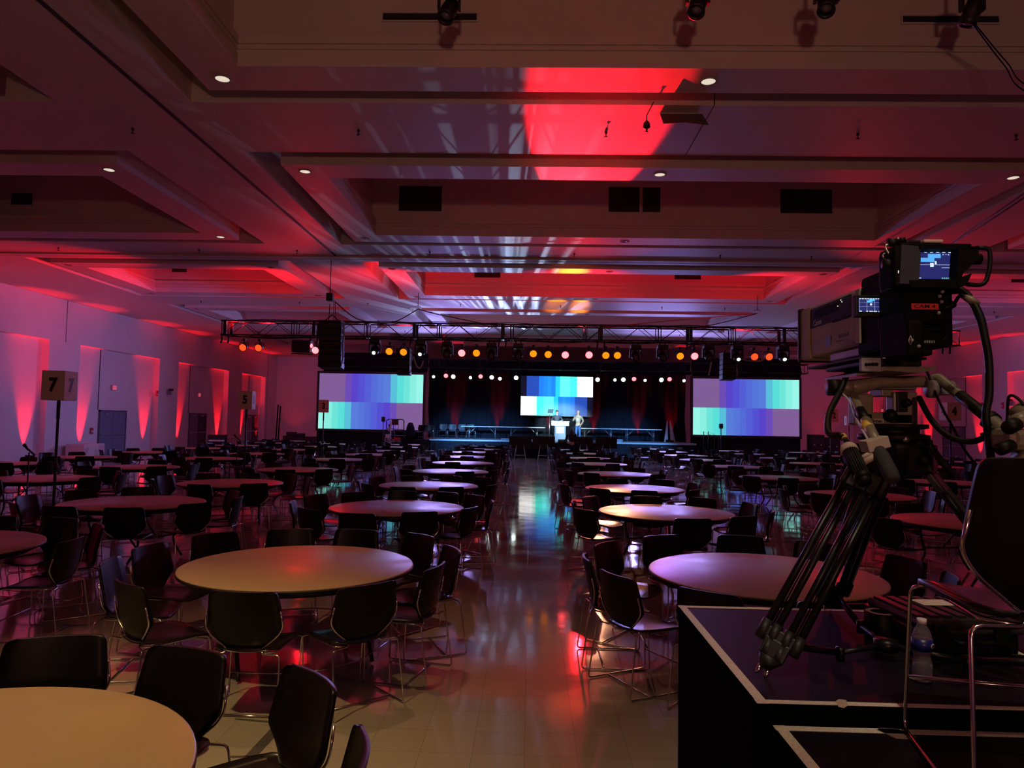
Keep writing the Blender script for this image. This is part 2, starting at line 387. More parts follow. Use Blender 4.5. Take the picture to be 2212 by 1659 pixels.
# far faces of the inner recesses sit at y1-1.25+.14
def vpos(j): return BY[j][1]-1.25+.14
def vfrom(px, py, j): return at(px, py, y=vpos(j))
for px0, px1, py0, py1, j, lb in ((863, 954, 402, 457, 1, 'square dark vent left of middle in the second centre coffer'),
        (1315, 1381, 404, 459, 1, 'square dark vent at the middle of the second centre coffer'),
        (1388, 1426, 405, 459, 1, 'narrow dark vent right beside the middle square vent'),
        (1685, 1797, 409, 462, 1, 'square dark vent at the right of the second centre coffer'),
        (26, 71, 418, 443, 1, 'small dark vent in the second left coffer'),
        (372, 404, 575, 588, 2, 'tiny dark vent in the third left coffer'),
        (1025, 1081, 587, 600, 2, 'small dark vent left of middle in the third centre coffer'),
        (1457, 1514, 591, 604, 2, 'small dark vent at the right of the third centre coffer'),
        (2183, 2240, 597, 611, 2, 'small dark vent in the third right coffer'),
        (828, 1030, 30, 46, 0, 'long low dark vent in the nearest coffer, left'),
        (1948, 2156, 36, 51, 0, 'long low dark vent in the nearest coffer, right')):
    a = vfrom(px0, py0, j); b = vfrom(px1, py1, j)
    vent((a.x+b.x)/2, vpos(j), (a.z+b.z)/2, abs(b.x-a.x), abs(a.z-b.z), lb)
# lift-out hatch with a tipped flap and a hanging sensor on the nearest beam
a = at(1466, 262, z=ZC)
r = thing('ceiling_hatch', 'tilted dark flap and square hatch hanging from the red lit beam', 'hatch', (a.x, a.y, ZC))
MB().box((-.36, -.32, -.02), (.24, .02, -.003)).build('panel', M_ceil, r)
MB().box((-.3, -.3, -.03), (.2, -.29, -.02)).build('edge_strip', M_black, r)
MB().add([(-.36, -.33, -.02), (.30, -.33, -.02), (.36, -.5, -.26), (.0, -.46, -.2), (-.34, -.5, -.24), (-.36, -.34, -.04), (.30, -.34, -.04), (.36, -.51, -.28), (.0, -.47, -.22), (-.34, -.51, -.26)],
    [(0, 1, 2, 3, 4), (9, 8, 7, 6, 5), (0, 5, 6, 1), (1, 6, 7, 2), (2, 7, 8, 3), (3, 8, 9, 4), (4, 9, 5, 0)]).build('flap', mat('flap_brown', (.09, .07, .06), .6), r)
a = at(1412, 222, z=ZC-.01); b = at(1397, 262, z=ZC-.1)
r = thing('hanging_sensor', 'small dark sensor on a thin cord under the nearest beam', 'sensor', (b.x, b.y, b.z))
MB().tube([Vector((a.x, a.y, ZC))-b, (0, 0, .1), (0, 0, 0)], .008, 6).build('cord', M_ink, r)
MB().lathe([(.01, .02), (.05, -.03), (.06, -.1), (.02, -.12), (.012, -.16), (.03, -.17), (.001, -.175)], 12).build('body', M_black, r)
# small round speakers / strobes near the far rows
for px, py, lb in ((362, 655, 'small ring shaped hanging hook above the left wall doors'), (2195, 680, 'small ring shaped hanging hook above the right wall')):
    p = at(px, py, y=31.5)
    r = thing('ceiling_hook', lb, 'hook', (p.x, p.y, p.z))
    MB().tube([(0, 0, .06), (0, 0, ZC-p.z)], .012, 6).build('rod', M_red, r)
    MB().tube([(.07*math.cos(t*PI/6), 0, .07*math.sin(t*PI/6)-.02) for t in range(12)], .014, 6, closed=True).build('ring', M_red, r)

# ------------------------------------------------------------------ trusses
def truss(name, label, x0, x1, y, zb, h=.5, d=.5, seg=2.4, loc=None):
    r = thing(name, label, 'truss', ((x0+x1)/2, y, zb), 0, 'lighting trusses above the stage')
    cx = (x0+x1)/2; n = max(1, round((x1-x0)/seg)); sl = (x1-x0)/n
    for k in range(n):
        m = MB(); a = x0+k*sl-cx; b = a+sl
        for yy in (-d/2, d/2):
            for zz in (0.025, h-.025): m.tube([(a, yy, zz), (b, yy, zz)], .022, 8)
            for xx in (a+.04, b-.04): m.tube([(xx, yy, .025), (xx, yy, h-.025)], .016, 6)
            q = 4; st = (sl-.12)/q
            for i in range(q):
                xa = a+.06+i*st
                z0, z1 = (.03, h-.03) if i % 2 == 0 else (h-.03, .03)
                m.tube([(xa, yy, z0), (xa+st, yy, z1)], .0095, 5)
        for zz in (.025, h-.025):
            for i in range(4):
                xa = a+.06+i*st; y0, y1 = (-d/2, d/2) if i % 2 == 0 else (d/2, -d/2)
                m.tube([(xa, y0, zz), (xa+st, y1, zz)], .008, 5)
            for xx in (a+.04, b-.04): m.tube([(xx, -d/2, zz), (xx, d/2, zz)], .022, 6)
        m.build('truss_section', M_alu, r)
    return r
TY, TZ = 22.75, 4.55
ft = truss('lighting_truss', 'long black box truss hung across the hall full of stage lights', -9.9, 13.3, TY, TZ)
cb = MB(); xs = [x*.8-9.4-1.7 for x in range(28)]
cb.tube(smooth([(x, -.2+.04*math.sin(i*2.1), .5+.03*abs(math.sin(i*1.3))) for i, x in enumerate(xs)], 4), .014, 6)
cb.tube(smooth([(x, -.25, -.02-.06*abs(math.sin(i*1.1))) for i, x in enumerate(xs)], 4), .016, 6); cb.build('cable_loom', M_rub, ft)
RY, RZ = 41.2, 5.0
rt = truss('lighting_truss', 'rear black box truss right above the three stage screens', -12.3, 15.7, RY, RZ, .55, .5)
# black end bags / clamps hanging on the front truss
for x in (-9.75, -6.9, -3.7, -.9, 2.2, 5.0, 7.9, 10.4, 12.9):
    m = MB()
    for q in (-.12, .1): m.tube([(x-1.7+q, -.2, .02), (x-1.7+q, -.2, -.16), (x-1.7+q-.02, -.22, -.24)], .028, 7)
    m.build('hanging_clamp', M_black, ft)
    MB().box((x-1.76, -.27, .0), (x-1.66, -.23, .5)).box((x-1.76, .23, .0), (x-1.66, .27, .5)).box((x-1.76, -.27, .0), (x-1.66, .27, .03)).build('truss_joint', M_black, ft)

# ------------------------------------------------------------------ stage light fittings
def par(name, lens_mat):
    r = thing(name, None, 'stage light')
    MB().tube(roundp([(-.15, 0, -.2), (-.15, 0, -.06), (.15, 0, -.06), (.15, 0, -.2)], .03), .012, 6).cyl((0, 0, -.06), (0, 0, .04), .02).box((-.05, -.03, 0), (.05, .03, .08)).build('yoke', M_black, r)
    b = MB().lathe([(.02, .17), (.08, .16), (.11, .08), (.125, -.04), (.14, -.12), (.13, -.12), (.118, -.06)], 18, xf((0, 0, -.2), (-PI/2+.35, 0, 0))).build('can', M_black, r)
    MB().lathe([(.118, -.115), (.06, -.125), (.0001, -.128)], 18, xf((0, 0, -.2), (-PI/2+.35, 0, 0))).build('lens', lens_mat, r)
    return r
def moving_head(name, lens_mat, tilt=0.5):
    r = thing(name, None, 'stage light')
    MB().box((-.17, -.15, -.12), (.17, .15, 0), bev=.02).cyl((-.08, 0, 0), (-.08, 0, .08), .02).cyl((.08, 0, 0), (.08, 0, .08), .02).build('base', M_black, r)
    MB().box((-.2, -.07, -.42), (-.155, .07, -.12), bev=.015).box((.155, -.07, -.42), (.2, .07, -.12), bev=.015).box((-.2, -.09, -.17), (.2, .09, -.12), bev=.015).build('yoke', M_black, r)
    T = xf((0, 0, -.36), (-PI/2+tilt, 0, 0))
    MB().lathe([(.05, .24), (.11, .22), (.14, .12), (.145, -.02), (.12, -.14), (.125, -.22), (.11, -.22), (.1, -.19)], 18, T).build('head', M_black, r)
    if lens_mat is G_dk: MB().lathe([(.1, -.2), (.05, -.21), (.0001, -.215)], 18, T).build('lens', lens_mat, r)
    else:
        MB().lathe([(.1, -.2), (.05, -.205), (.045, -.205)], 18, T).build('lens_ring', G_dk, r)
        MB().lathe([(.055, -.212), (.0001, -.225)], 18, T).build('lens', lens_mat, r)
    return r
G_or = glow('lens_orange', (1.0, .22, .005, 1), 1.6); G_rw = glow('lens_red', (1.0, .06, .07, 1), 9.0)
G_wh = glow('lens_white', (.85, 1.0, .95, 1), 8.0); G_dk = mat('lens_dark', (.12, .12, .14), .15); G_rd = glow('lens_red_soft', (1.0, .05, .01, 1), 2.2)
protos = {}
def fixture(kind, lensm, px, py, y, label, group, rz=0, sc=1.0):
    key = (kind, lensm.name)
    first = key not in protos
    if first: protos[key] = (par if kind == 'par' else moving_head)('par_light' if kind == 'par' else 'moving_head_light', lensm); o = protos[key]
    else: o = copy_tree(protos[key])
    p = at(px, py, y=y); dz = .2 if kind == 'par' else .36
    o.location = (p.x, y, p.z+dz*sc); o.rotation_euler = (0, 0, rz); o.scale = (sc, sc, sc)
    tag(o, label, 'stage light', group); return p
ordn = ['first', 'second', 'third', 'fourth', 'fifth', 'sixth', 'seventh', 'eighth', 'ninth', 'tenth', 'eleventh', 'twelfth', 'thirteenth', 'fourteenth', 'fifteenth', 'sixteenth']
FR = [('p', 'o', 527, 749, 'rd'), ('p', 'o', 560.6, 750, 'rd'), ('p', 'r', 683, 755, 'rw'), ('m', 'w', 810, 757, 'wh'), ('p', 'o', 842, 757.5, 'or'), ('p', 'o', 872.7, 759, 'or'),
      ('m', 'w', 909, 760, 'wh'), ('m', 'd', 966, 762.5, 'dk'), ('p', 'r', 998, 761, 'rw'), ('p', 'o', 1029.6, 761, 'or'), ('m', 'd', 1062, 765, 'dk'), ('m', 'd', 1119.5, 766, 'dk'),
      ('p', 'o', 1152, 762.5, 'or'), ('p', 'o', 1184, 764, 'or'), ('p', 'r', 1220.8, 765, 'rw'), ('p', 'r', 1272, 765, 'rw'), ('p', 'o', 1308, 766, 'or'), ('p', 'o', 1333, 766, 'or'),
      ('m', 'd', 1372.7, 769, 'dk'), ('m', 'd', 1431, 769, 'dk'), ('p', 'o', 1468, 767.6, 'or'), ('p', 'r', 1499, 767.6, 'rw'), ('m', 'd', 1530, 769, 'dk'), ('m', 'w', 1592, 771, 'wh'),
      ('p', 'o', 1628, 769, 'rd'), ('p', 'o', 1659.5, 769, 'rd'), ('m', 'w', 1691, 771, 'wh')]
LM = {'or': G_or, 'rw': G_rw, 'wh': G_wh, 'dk': G_dk, 'rd': G_rd}
cnt = {}
for kd, c, px, py, lm in FR:
    key = kd+lm; cnt[key] = cnt.get(key, 0)+1
    nm = {'por': 'round light glowing amber', 'prd': 'round light glowing dull orange', 'prw': 'round light glowing bright red', 'mwh': 'moving head light showing a white lens', 'mdk': 'unlit moving head light'}[key]
    fixture('par' if kd == 'p' else 'mh', LM[lm], px, py, TY-.2, '%s, %s of its kind from left on front truss' % (nm, ordn[cnt[key]-1]), 'stage lights on the front truss', sc=.93 if kd == 'p' else .95)
RR = [('w', 937, 813, .7), ('r', 963.8, 810.6, 1), ('w', 979.5, 812.4, 1), ('w', 1016.5, 815, .7), ('r', 1038.5, 812, 1), ('w', 1062.5, 814, 1), ('w', 1080, 817, .8), ('w', 1115, 815, 1),
      ('w', 1290.6, 819, 1), ('w', 1328, 820, .7), ('w', 1346, 819, 1), ('r', 1369, 817.5, 1), ('w', 1393, 820.8, .7), ('w', 1428, 819.5, 1), ('r', 1445.6, 818, 1), ('w', 1477, 821.5, .7)]
cnt = {}
for c, px, py, s_ in RR:
    cnt[c] = cnt.get(c, 0)+1
    fixture('par', G_wh if c == 'w' else G_rw, px, py, RY-.3, '%s lit light, %s of its colour from left on rear truss' % ('white' if c == 'w' else 'red', ordn[cnt[c]-1]), 'stage lights on the rear truss', sc=1.0*s_)
# black multi-cell light with two red lamps near the left end of the front truss
p = at(648, 748, y=TY-.2)
r = thing('blinder_light', 'wide black boxy fitting with red lamps, left on front truss', 'stage light', (p.x, TY-.2, p.z))
MB().box((-.22, -.18, -.2), (.38, .18, .18), bev=.03).tube([(-.2, -.2, -.25), (.5, -.2, -.27)], .02, 6).build('housing', M_black, r)
MB().lathe([(.07, -.0), (.0001, -.02)], 14, xf((.43, -.2, .0), (PI/2, 0, 0), (.6, 1, 1))).build('lamp', G_rw, r)
# moving heads hung from the nearest coffer (top edge of the view)
for px, py, lb in ((970, 22, 'dark spotlight hanging from the nearest coffer, leftmost at top edge'), (1507, 10, 'dark spotlight hanging from the nearest coffer, second at top edge'), (1785, 6, 'dark spotlight hanging from the nearest coffer, third at top edge'), (2100, 24, 'dark spotlight with trailing cables, rightmost at the top edge')):
    p = at(px, py, z=6.95); y = p.y
    o = thing('hanging_spotlight', lb, 'stage light', (p.x, p.y, p.z+.2), 0, 'dark spotlights hanging in the nearest coffer')
    MB().box((-.1, -.1, 0), (.1, .1, .1), bev=.015).tube([(0, 0, .1), (0, 0, 8.9-p.z-.2)], .025, 8).build('hanger', M_black, o)
    MB().box((-.14, -.04, -.2), (-.11, .04, .02)).box((.11, -.04, -.2), (.14, .04, .02)).box((-.14, -.04, -.0), (.14, .04, .03)).build('yoke', M_black, o)
    T = xf((0, 0, -.2), (-.5 if px < 2000 else .3, .25, 0))
    MB().lathe([(.05, .16), (.09, .13), (.1, .0), (.095, -.1), (.105, -.17), (.08, -.17), (.07, -.14)], 16, T).build('head', M_black, o)
    MB().lathe([(.08, -.15), (.0001, -.16)], 16, T).build('lens', G_dk, o)
# cables
def cable(name, pts, r_, label, m=M_rub, cat='cable', n=8, group=None):
    P = smooth(pts, n); c = P[0]
    o = MB().tube([p-c for p in P], r_, 7).build(name, m, None, c); tag(o, label, cat, group); return o
a = at(2100, 50, z=6.7); b = at(2230, 205, y=a.y+1.0)
cable('hanging_cable', [a, (a+b)/2+Vector((0, 0, -.05)), b, b+Vector((2.2, .8, -.2))], .009, 'thin black cable running right from the rightmost top spotlight')
a = at(2106, 52, z=6.7); b = at(2236, 192, y=a.y+1.1)
cable('hanging_cable', [a, (a+b)/2+Vector((0, 0, -.05)), b, b+Vector((2.2, .8, -.1))], .009, 'second thin black cable beside the one from the top spotlight')
hk = at(1838, 578, y=21.0)
cable('hanging_cable', [hk, at(1990, 560, y=17), at(2100, 500, y=13), at(2230, 415, y=11)], .012, 'black cable sagging to the right edge above the video camera')
cable('hanging_cable', [hk+Vector((0, .1, 0)), at(1995, 556, y=17), at(2110, 487, y=13), at(2230, 405, y=11)], .012, 'black cable just above the other sagging to the right edge')
h1 = at(724, 652, y=24); h2 = at(903, 668, y=26); h3 = at(1290, 708, y=24.5)
cable('hanging_cable', [h1, at(775, 690, y=24.5), at(845, 697, y=25.3), h2], .02, 'black cable swag between the hoist and the left ceiling hook')
cable('hanging_cable', [h2, at(960, 682, y=25.5), at(1100, 706, y=25), h3], .016, 'dark cable from left ceiling hook down to the truss middle')
cable('hanging_cable', [at(1290, 708, y=24.5), at(1460, 692, y=26), at(1636, 677, y=28)], .016, 'reddish thin cable rising right from the truss middle', mat('cable_orange', (.4, .09, .05), .6))
cable('hanging_cable', [at(1636, 677, y=28), at(1560, 697, y=26), at(1500, 709, y=24)], .016, 'dark thin cable dropping left from the right ceiling hook')
for px, py, lb in ((903, 652, 'small rigging hook in ceiling left of the hall middle'), (1636, 660, 'small rigging hook in ceiling right of the hall middle')):
    p = at(px, py+12, y=27)
    o = MB().tube([(0, 0, 0), (0, 0, ZC-p.z)], .012, 6).tube([(-.12, 0, 0), (0, 0, .08), (.12, 0, 0)], .012, 6).build('rigging_hook', M_black, None, p); tag(o, lb, 'hook', 'rigging hooks in the ceiling')
# chain hoist over the big speaker array
p = at(713, 642, y=21.6)
r = thing('chain_hoist', 'black chain hoist on the ceiling above the big left speaker', 'hoist', (p.x, 21.6, p.z))
MB().box((-.1, -.1, -.12), (.1, .1, .12), bev=.02).cyl((0, 0, .1), (0, 0, ZC-p.z+.002), .012, seg=6).build('motor', M_black, r)
MB().tube([(0, 0, -.2), (-.02, 0, -1.0)], .012, 6).tube([(.12, 0, -.1), (.14, 0, -.9)], .01, 6).tube([(.16, 0, -.1), (.2, 0, -.85)], .01, 6).build('chain', M_black, r)
def line_array(px0, px1, py0, py1, y, n, label, curve):
    a = at(px0, py0, y=y); b = at(px1, py1, y=y); W_ = b.x-a.x; H_ = a.z-b.z
    r = thing('line_array_speaker', label, 'speaker', ((a.x+b.x)/2, y, b.z))
    hh = H_/n
    for k in range(n):
        rx = -.04*k*curve
        MB().box((-W_/2, -.22, -hh*.48), (W_/2, .22, hh*.48), bev=.015).build('speaker_cabinet', M_blkpl, r, (0, .03*k*curve, H_-hh*(k+.5)), (rx, 0, 0))
        MB().box((-W_/2+.03, -.24, -hh*.4), (W_/2-.03, -.222, hh*.4)).build('grille', M_black, r, (0, .03*k*curve, H_-hh*(k+.5)), (rx, 0, 0))
    MB().box((-W_/2, -.25, H_), (W_/2, .25, H_+.05)).tube([(-W_/2+.05, 0, H_), (0, 0, H_+.25), (W_/2-.05, 0, H_)], .02, 6).build('bumper_frame', M_black, r)
    MB().tube(smooth([(W_/2+.03, -.1, H_-.05), (W_/2+.07, -.1, H_*.75), (W_/2+.03, -.1, H_*.5), (W_/2+.06, -.1, H_*.25), (W_/2, -.1, .05)], 5), .02, 6).build('side_cable', mat('pale_cable', (.3, .25, .25), .5), r)
    return r
line_array(693, 738, 697, 796, 21.6, 7, 'large black hanging speaker array left of the front truss middle', .5)
line_array(858, 886, 757, 810, 23.6, 5, 'small black hanging speaker array over the left screen corner', .4)
line_array(1558, 1587, 766, 821, 23.6, 5, 'small black hanging speaker array over the right screen corner', .4)
cable('hanging_cable', [at(893, 770, y=23.3), at(900, 790, y=23.3), at(908, 795, y=23.3), at(914, 780, y=23.2)], .022, 'pale cable loop hanging beside the small left speaker array', mat('pale_cable2', (.5, .5, .5), .5))
cable('hanging_cable', [at(1588, 770, y=23.3), at(1612, 778, y=23.3), at(1640, 780, y=23.2), at(1657, 770, y=23.1)], .022, 'pale cable swag right of the small right speaker array', mat('pale_cable2', (.5, .5, .5), .5))
cable('hanging_cable', [at(1537, 782, y=23.3), at(1534, 797, y=23.3), at(1531, 811, y=23.3)], .02, 'short pale cable end hanging left of the right speaker array', mat('pale_cable2', (.5, .5, .5), .5))

# ------------------------------------------------------------------ screens
def screen_mat(name, cols, pos, strength):
    m = bpy.data.materials.new(name); m.use_nodes = True; nt = m.node_tree; b = nt.nodes['Principled BSDF']
    b.inputs['Base Color'].default_value = (.02, .02, .02, 1); b.inputs['Roughness'].default_value = .6
    N = nt.nodes.new; K = nt.links.new
    tc = N('ShaderNodeTexCoord'); sp = N('ShaderNodeSeparateXYZ'); K(tc.outputs['Generated'], sp.inputs[0])
    def ramp(inp):
        r = N('ShaderNodeValToRGB'); r.color_ramp.interpolation = 'CONSTANT'; e = r.color_ramp.elements
        while len(e) > 1: e.remove(e[0])
        e[0].position = 0; e[0].color = S(*cols[0])
        for c, p in zip(cols[1:], pos[1:]): q = e.new(p); q.color = S(*c)
        K(inp, r.inputs['Fac']); return r
    inv = N('ShaderNodeMath'); inv.operation = 'SUBTRACT'; inv.inputs[0].default_value = 1.0; K(sp.outputs['X'], inv.inputs[1])
    A = ramp(sp.outputs['X']); B = ramp(inv.outputs[0])
    gt = N('ShaderNodeMath'); gt.operation = 'GREATER_THAN'; gt.inputs[1].default_value = .485; K(sp.outputs['Z'], gt.inputs[0])
    mx = N('ShaderNodeMixRGB'); K(gt.outputs[0], mx.inputs['Fac']); K(B.outputs['Color'], mx.inputs['Color1']); K(A.outputs['Color'], mx.inputs['Color2'])
    K(mx.outputs['Color'], b.inputs['Emission Color']); b.inputs['Emission Strength'].default_value = strength
    return m
cols = [(125, 92, 148), (105, 74, 180), (84, 66, 200), (80, 78, 208), (80, 92, 212), (80, 106, 214), (82, 116, 216), (84, 124, 216), (82, 134, 214), (84, 190, 216), (86, 222, 216), (104, 228, 214), (134, 238, 222), (150, 246, 232)]
pos = [0, .25, .31, .372, .436, .5, .558, .615, .68, .685, .747, .811, .868, .93]
M_scr = screen_mat('side_screen_picture', cols, pos, 1.0)
cols2 = [(8, 10, 30), (28, 62, 150), (24, 104, 214), (22, 116, 222), (26, 124, 226), (22, 112, 222), (30, 176, 226), (84, 232, 224), (60, 222, 200), (190, 235, 215), (255, 255, 250)]
pos2 = [0, .075, .25, .31, .37, .42, .48, .54, .68, .775, .82]
M_scrc = screen_mat('centre_screen_picture', cols2, pos2, 1.7)
def screen(px0, py0, px1, py1, y, m, label, fr=.13):
    a = at(px0, py0, y=y); b = at(px1, py1, y=y); W_ = b.x-a.x; H_ = a.z-b.z
    r = thing('projection_screen', label, 'screen', ((a.x+b.x)/2, y, b.z))
    MB().box((-W_/2-fr, -.04, -fr), (-W_/2, .08, H_+fr)).box((W_/2, -.04, -fr), (W_/2+fr, .08, H_+fr)).box((-W_/2, -.04, -fr), (W_/2, .08, 0)).box((-W_/2, -.04, H_), (W_/2, .08, H_+fr)).box((-W_/2-fr, .04, -fr), (W_/2+fr, .08, H_+fr)).build('frame', M_black, r)
    MB().box((-W_/2, -.02, 0), (W_/2, .0, H_)).build('screen_picture', m, r)
    return r, W_, H_
SL, w1, h1_ = screen(691, 806, 912, 929.5, 41.0, M_scr, 'large projection screen left of the stage with purple to cyan bars')
MB().box((-w1/2-.1, .1, -1.36), (w1/2+.1, .14, .0)).build('screen_skirt', M_drape, SL)
SR, w2, h2_ = screen(1497, 817.5, 1726.5, 943, 41.0, M_scr, 'large projection screen right of the stage with purple to cyan bars')
MB().box((-w2/2-.1, .1, -1.36), (w2/2+.1, .14, .0)).build('screen_skirt', M_drape, SR)
SCN, w3, h3_ = screen(1126, 812, 1280, 899.5, 43.3, M_scrc, 'smaller bright centre screen above the speakers on stage', .03)
# black masking above screens
def drape(x0, x1, y, z0, z1, label, amp=.06, step=.12, m=M_drape, cat='curtain'):
    n = int((x1-x0)/step)+1; zs = 10; v = []; f = []
    rnd = random.Random(int(x0*10)+7)
    ph = [rnd.uniform(-.5, .5) for _ in range(n+1)]
    for j in range(zs+1):
        for i in range(n+1):
            t = j/zs; x = x0+(x1-x0)*i/n
            v.append((x-(x0+x1)/2+.05*math.sin(j*.9+i*.2)*(1-t), amp*math.sin(i*1.9+ph[i])*(1.25-.6*t)+.05*math.sin(i*.33+j*.4), z0+(z1-z0)*t-z0))
    for j in range(zs):
        for i in range(n): a = j*(n+1)+i; f.append((a, a+1, a+n+2, a+n+1))
    mb = MB(); mb.add(v, f, True); o = mb.build('drape', m, None, ((x0+x1)/2, y, z0))
    return tag(o, label, cat, 'black stage drapes')
drape(-6.3, 9.5, 44.3, .95, 5.1, 'wide black backdrop curtain with red lit folds behind the stage', amp=.085)
drape(-12.2, -6.0, 41.75, 4.75, 5.9, 'black valance drape above the left screen')
drape(9.3, 15.6, 41.75, 4.75, 5.9, 'black valance drape above the right screen')
drape(-6.0, 9.3, 42.0, 4.9, 5.55, 'black valance drape above the stage behind the white lights')
# ------------------------------------------------------------------ stage
r = thing('stage_platform', 'low wide stage with pale lit deck and black skirt', 'stage', (1.8, 42.0, 0))
SZ = .97
MB().box((-7.4, -2.0, SZ-.09), (7.4, 2.2, SZ), bev=.01).build('deck', M_stage, r)
m = MB(); pts = [(-7.35+.12*i, -1.93+.03*math.sin(i*1.7)) for i in range(123)]
for (xa, ya), (xb, yb) in zip(pts, pts[1:]): m.quad((xa, ya, 0), (xb, yb, 0), (xb, yb, SZ-.09), (xa, ya, SZ-.09))
m.build('skirt', M_drape, r)
r = thing('side_riser', 'dark lower side stage left of the main stage holding chairs', 'stage', (-7.0, 41.0, 0))
MB().box((-.55, -1.2, .0), (1.35, -.1, .9)).build('platform', M_drape, r)
# rail and steps right of the stage
r = thing('stair_rail', 'thin black zigzag stair rails before the right screen', 'rail', (10.2, 39.6, 0))
p = [at(q[0], q[1], y=39.6)-Vector((10.2, 39.6, 0)) for q in ((1520, 943), (1520, 932), (1543, 944))]; p2_ = [at(q[0], q[1], y=39.8)-Vector((10.2, 39.6, 0)) for q in ((1530, 943), (1530, 932), (1552, 944))]
MB().tube([Vector((p[0].x, 0, 0)), p[1], p[2], Vector((p[2].x, 0, 0))], .025, 6).tube([Vector((p2_[0].x, .2, 0)), p2_[1], p2_[2], Vector((p2_[2].x, .2, 0))], .025, 6).build('rail', M_black, r)
MB().box((-.4, -.1, 0), (1.3, .9, .3)).box((-.4, .25, .3), (.9, .9, .6)).build('steps', M_drape, r)
def folding_table(x, y, z, ln, label, grp, w_=.76):
    r = thing('folding_table', label, 'table', (x, y, z), 0, grp)
    MB().box((-ln/2, -w_/2, .70), (ln/2, w_/2, .745), bev=.012).build('tabletop', M_tablew, r)
    for s in (-1, 1):
        m = MB()
        for q in (-.28, .28): m.tube([(s*(ln/2-.45), q, .7), (s*(ln/2-.45), q, .0)], .016, 6)
        m.tube([(s*(ln/2-.45), -.28, .12), (s*(ln/2-.45), .28, .12)], .014, 6).tube([(s*(ln/2-.45), 0, .3), (s*(ln/2-.85), 0, .7)], .013, 6)
        m.build('leg_frame', M_steel, r)
for i, (x, lb) in enumerate(((-2.78, 'long folding table on stage, outer one left of the podium'), (-.34, 'long folding table on stage, nearest left of the podium'), (3.95, 'long folding table on stage, nearest right of the podium'), (6.39, 'long folding table on stage, outer one right of the podium'))):
    folding_table(x, 42.0, SZ, 2.42, lb, 'folding tables on the stage')
# podium
a = at(1209.5, 947, y=41.0)
r = thing('podium', 'bright white topped podium with square emblem at the stage centre', 'podium', (a.x, 41.0, SZ))
M_pod = mat('podium_blue', (.05, .09, .17), .5); M_podw = mat('podium_white', (.8, .85, .85), .4)
MB().box((-.31, -.15, 0), (.31, .2, .86)).build('body', M_pod, r)
poly = [(-.5, -.1), (-.4, -.22), (-.2, -.3), (0, -.32), (.2, -.3), (.4, -.22), (.5, -.1), (.5, .28), (-.5, .28)]
MB().prism(poly, .22, xf((0, 0, .86))).prism([(x*1.06, y*1.06) for x, y in poly], .03, xf((0, 0, 1.08))).build('top', M_podw, r)
MB().box((-.225, -.17, .42), (.225, -.152, .82)).build('emblem_frame', mat('frame_brown', (.1, .05, .04), .5), r)
e = MB().box((-.21, -.18, .435), (.21, -.171, .805)).build('emblem_panel', M_podw, r)
MB().box((-.14, -.184, .66), (-.05, -.181, .7)).box((.06, -.184, .64), (.13, -.181, .72)).box((-.15, -.184, .5), (-.06, -.181, .58)).box((.02, -.184, .5), (.13, -.181, .54)).build('emblem_mark', M_gray, e)
# teleprompter
a = at(1187, 940, y=41.0)
r = thing('teleprompter', 'thin stand with tilted glass panel left of the podium', 'teleprompter', (a.x, 41.0, SZ))
MB().cyl((0, 0, 0), (0, 0, 1.5), .016, seg=8).lathe([(.2, 0), (.2, .02), (.02, .03)], 16).build('stand', M_steel, r)
MB().box((-.16, -.1, 1.5), (.16, .1, 1.53)).build('base_tray', M_white, r)
MB().box((-.16, -.004, 0), (.16, .004, .28), xf((.02, 0, 1.56), (.6, 0, .2))).build('glass', mat('prompter_glass', (.1, .15, .2), .08), r)
def box_item(name, label, cat, px0, px1, py0, py1, y, dep, m, z0=None, group=None, lid=None):
    a = at(px0, py0, y=y); b = at(px1, py1, y=y); zb = b.z if z0 is None else z0
    r = thing(name, label, cat, ((a.x+b.x)/2, y, zb), 0, group); W_ = (b.x-a.x)/2
    MB().box((-W_, 0, 0), (W_, dep, a.z-zb), bev=.02).build('body', m, r); return r, W_, a.z-zb
def monitor(px0, px1, py0, y, label):
    a = at(px0, py0, y=y); b = at(px1, py0+1, y=y); W_ = (b.x-a.x)/2; H_ = W_*2*.56
    r = thing('floor_monitor', label, 'monitor', ((a.x+b.x)/2, y, 0), 0, 'black monitors facing the stage')
    zt = a.z
    MB().box((-W_, -.04, 0), (W_, .04, H_), xf((0, 0, zt-H_), (-.12, 0, 0)), bev=.015).box((-.2, -.08, H_*.3), (.2, -.04, H_*.7), xf((0, 0, zt-H_), (-.12, 0, 0))).build('display', M_blkpl, r)
    m = MB()
    for s in (-1, 1): m.tube([(s*W_*.55, -.3, 0), (s*W_*.3, -.02, zt-H_*.6)], .02, 6).tube([(s*W_*.55, .3, 0), (s*W_*.3, -.0, zt-H_*.6)], .02, 6)
    m.tube([(-W_*.5, -.1, .3), (W_*.5, -.1, .3)], .015, 6).build('stand', M_steel, r)
monitor(1100, 1148, 942, 36.8, 'black monitor back in the aisle end, far left of four')
monitor(1151, 1199, 942, 36.8, 'black monitor back in the aisle end, second of four')
monitor(1240, 1281, 943, 37.0, 'black monitor back before the stage, third of four')
monitor(1287, 1333, 943, 36.6, 'black monitor back before the stage, far right of four')
a = at(1206, 951, y=39.3)
r, _, _ = box_item('floor_speaker', 'small black wedge speaker on the floor below the podium', 'speaker', 1206, 1224, 949, 968, 39.2, .4, M_blkpl, z0=0)
r, W_, H_ = box_item('equipment_case', 'small blue lit case on the stage edge left of the monitors', 'case', 1082, 1099, 947, 954.5, 40.2, .35, M_gray, z0=SZ, group='cases on the stage edge')
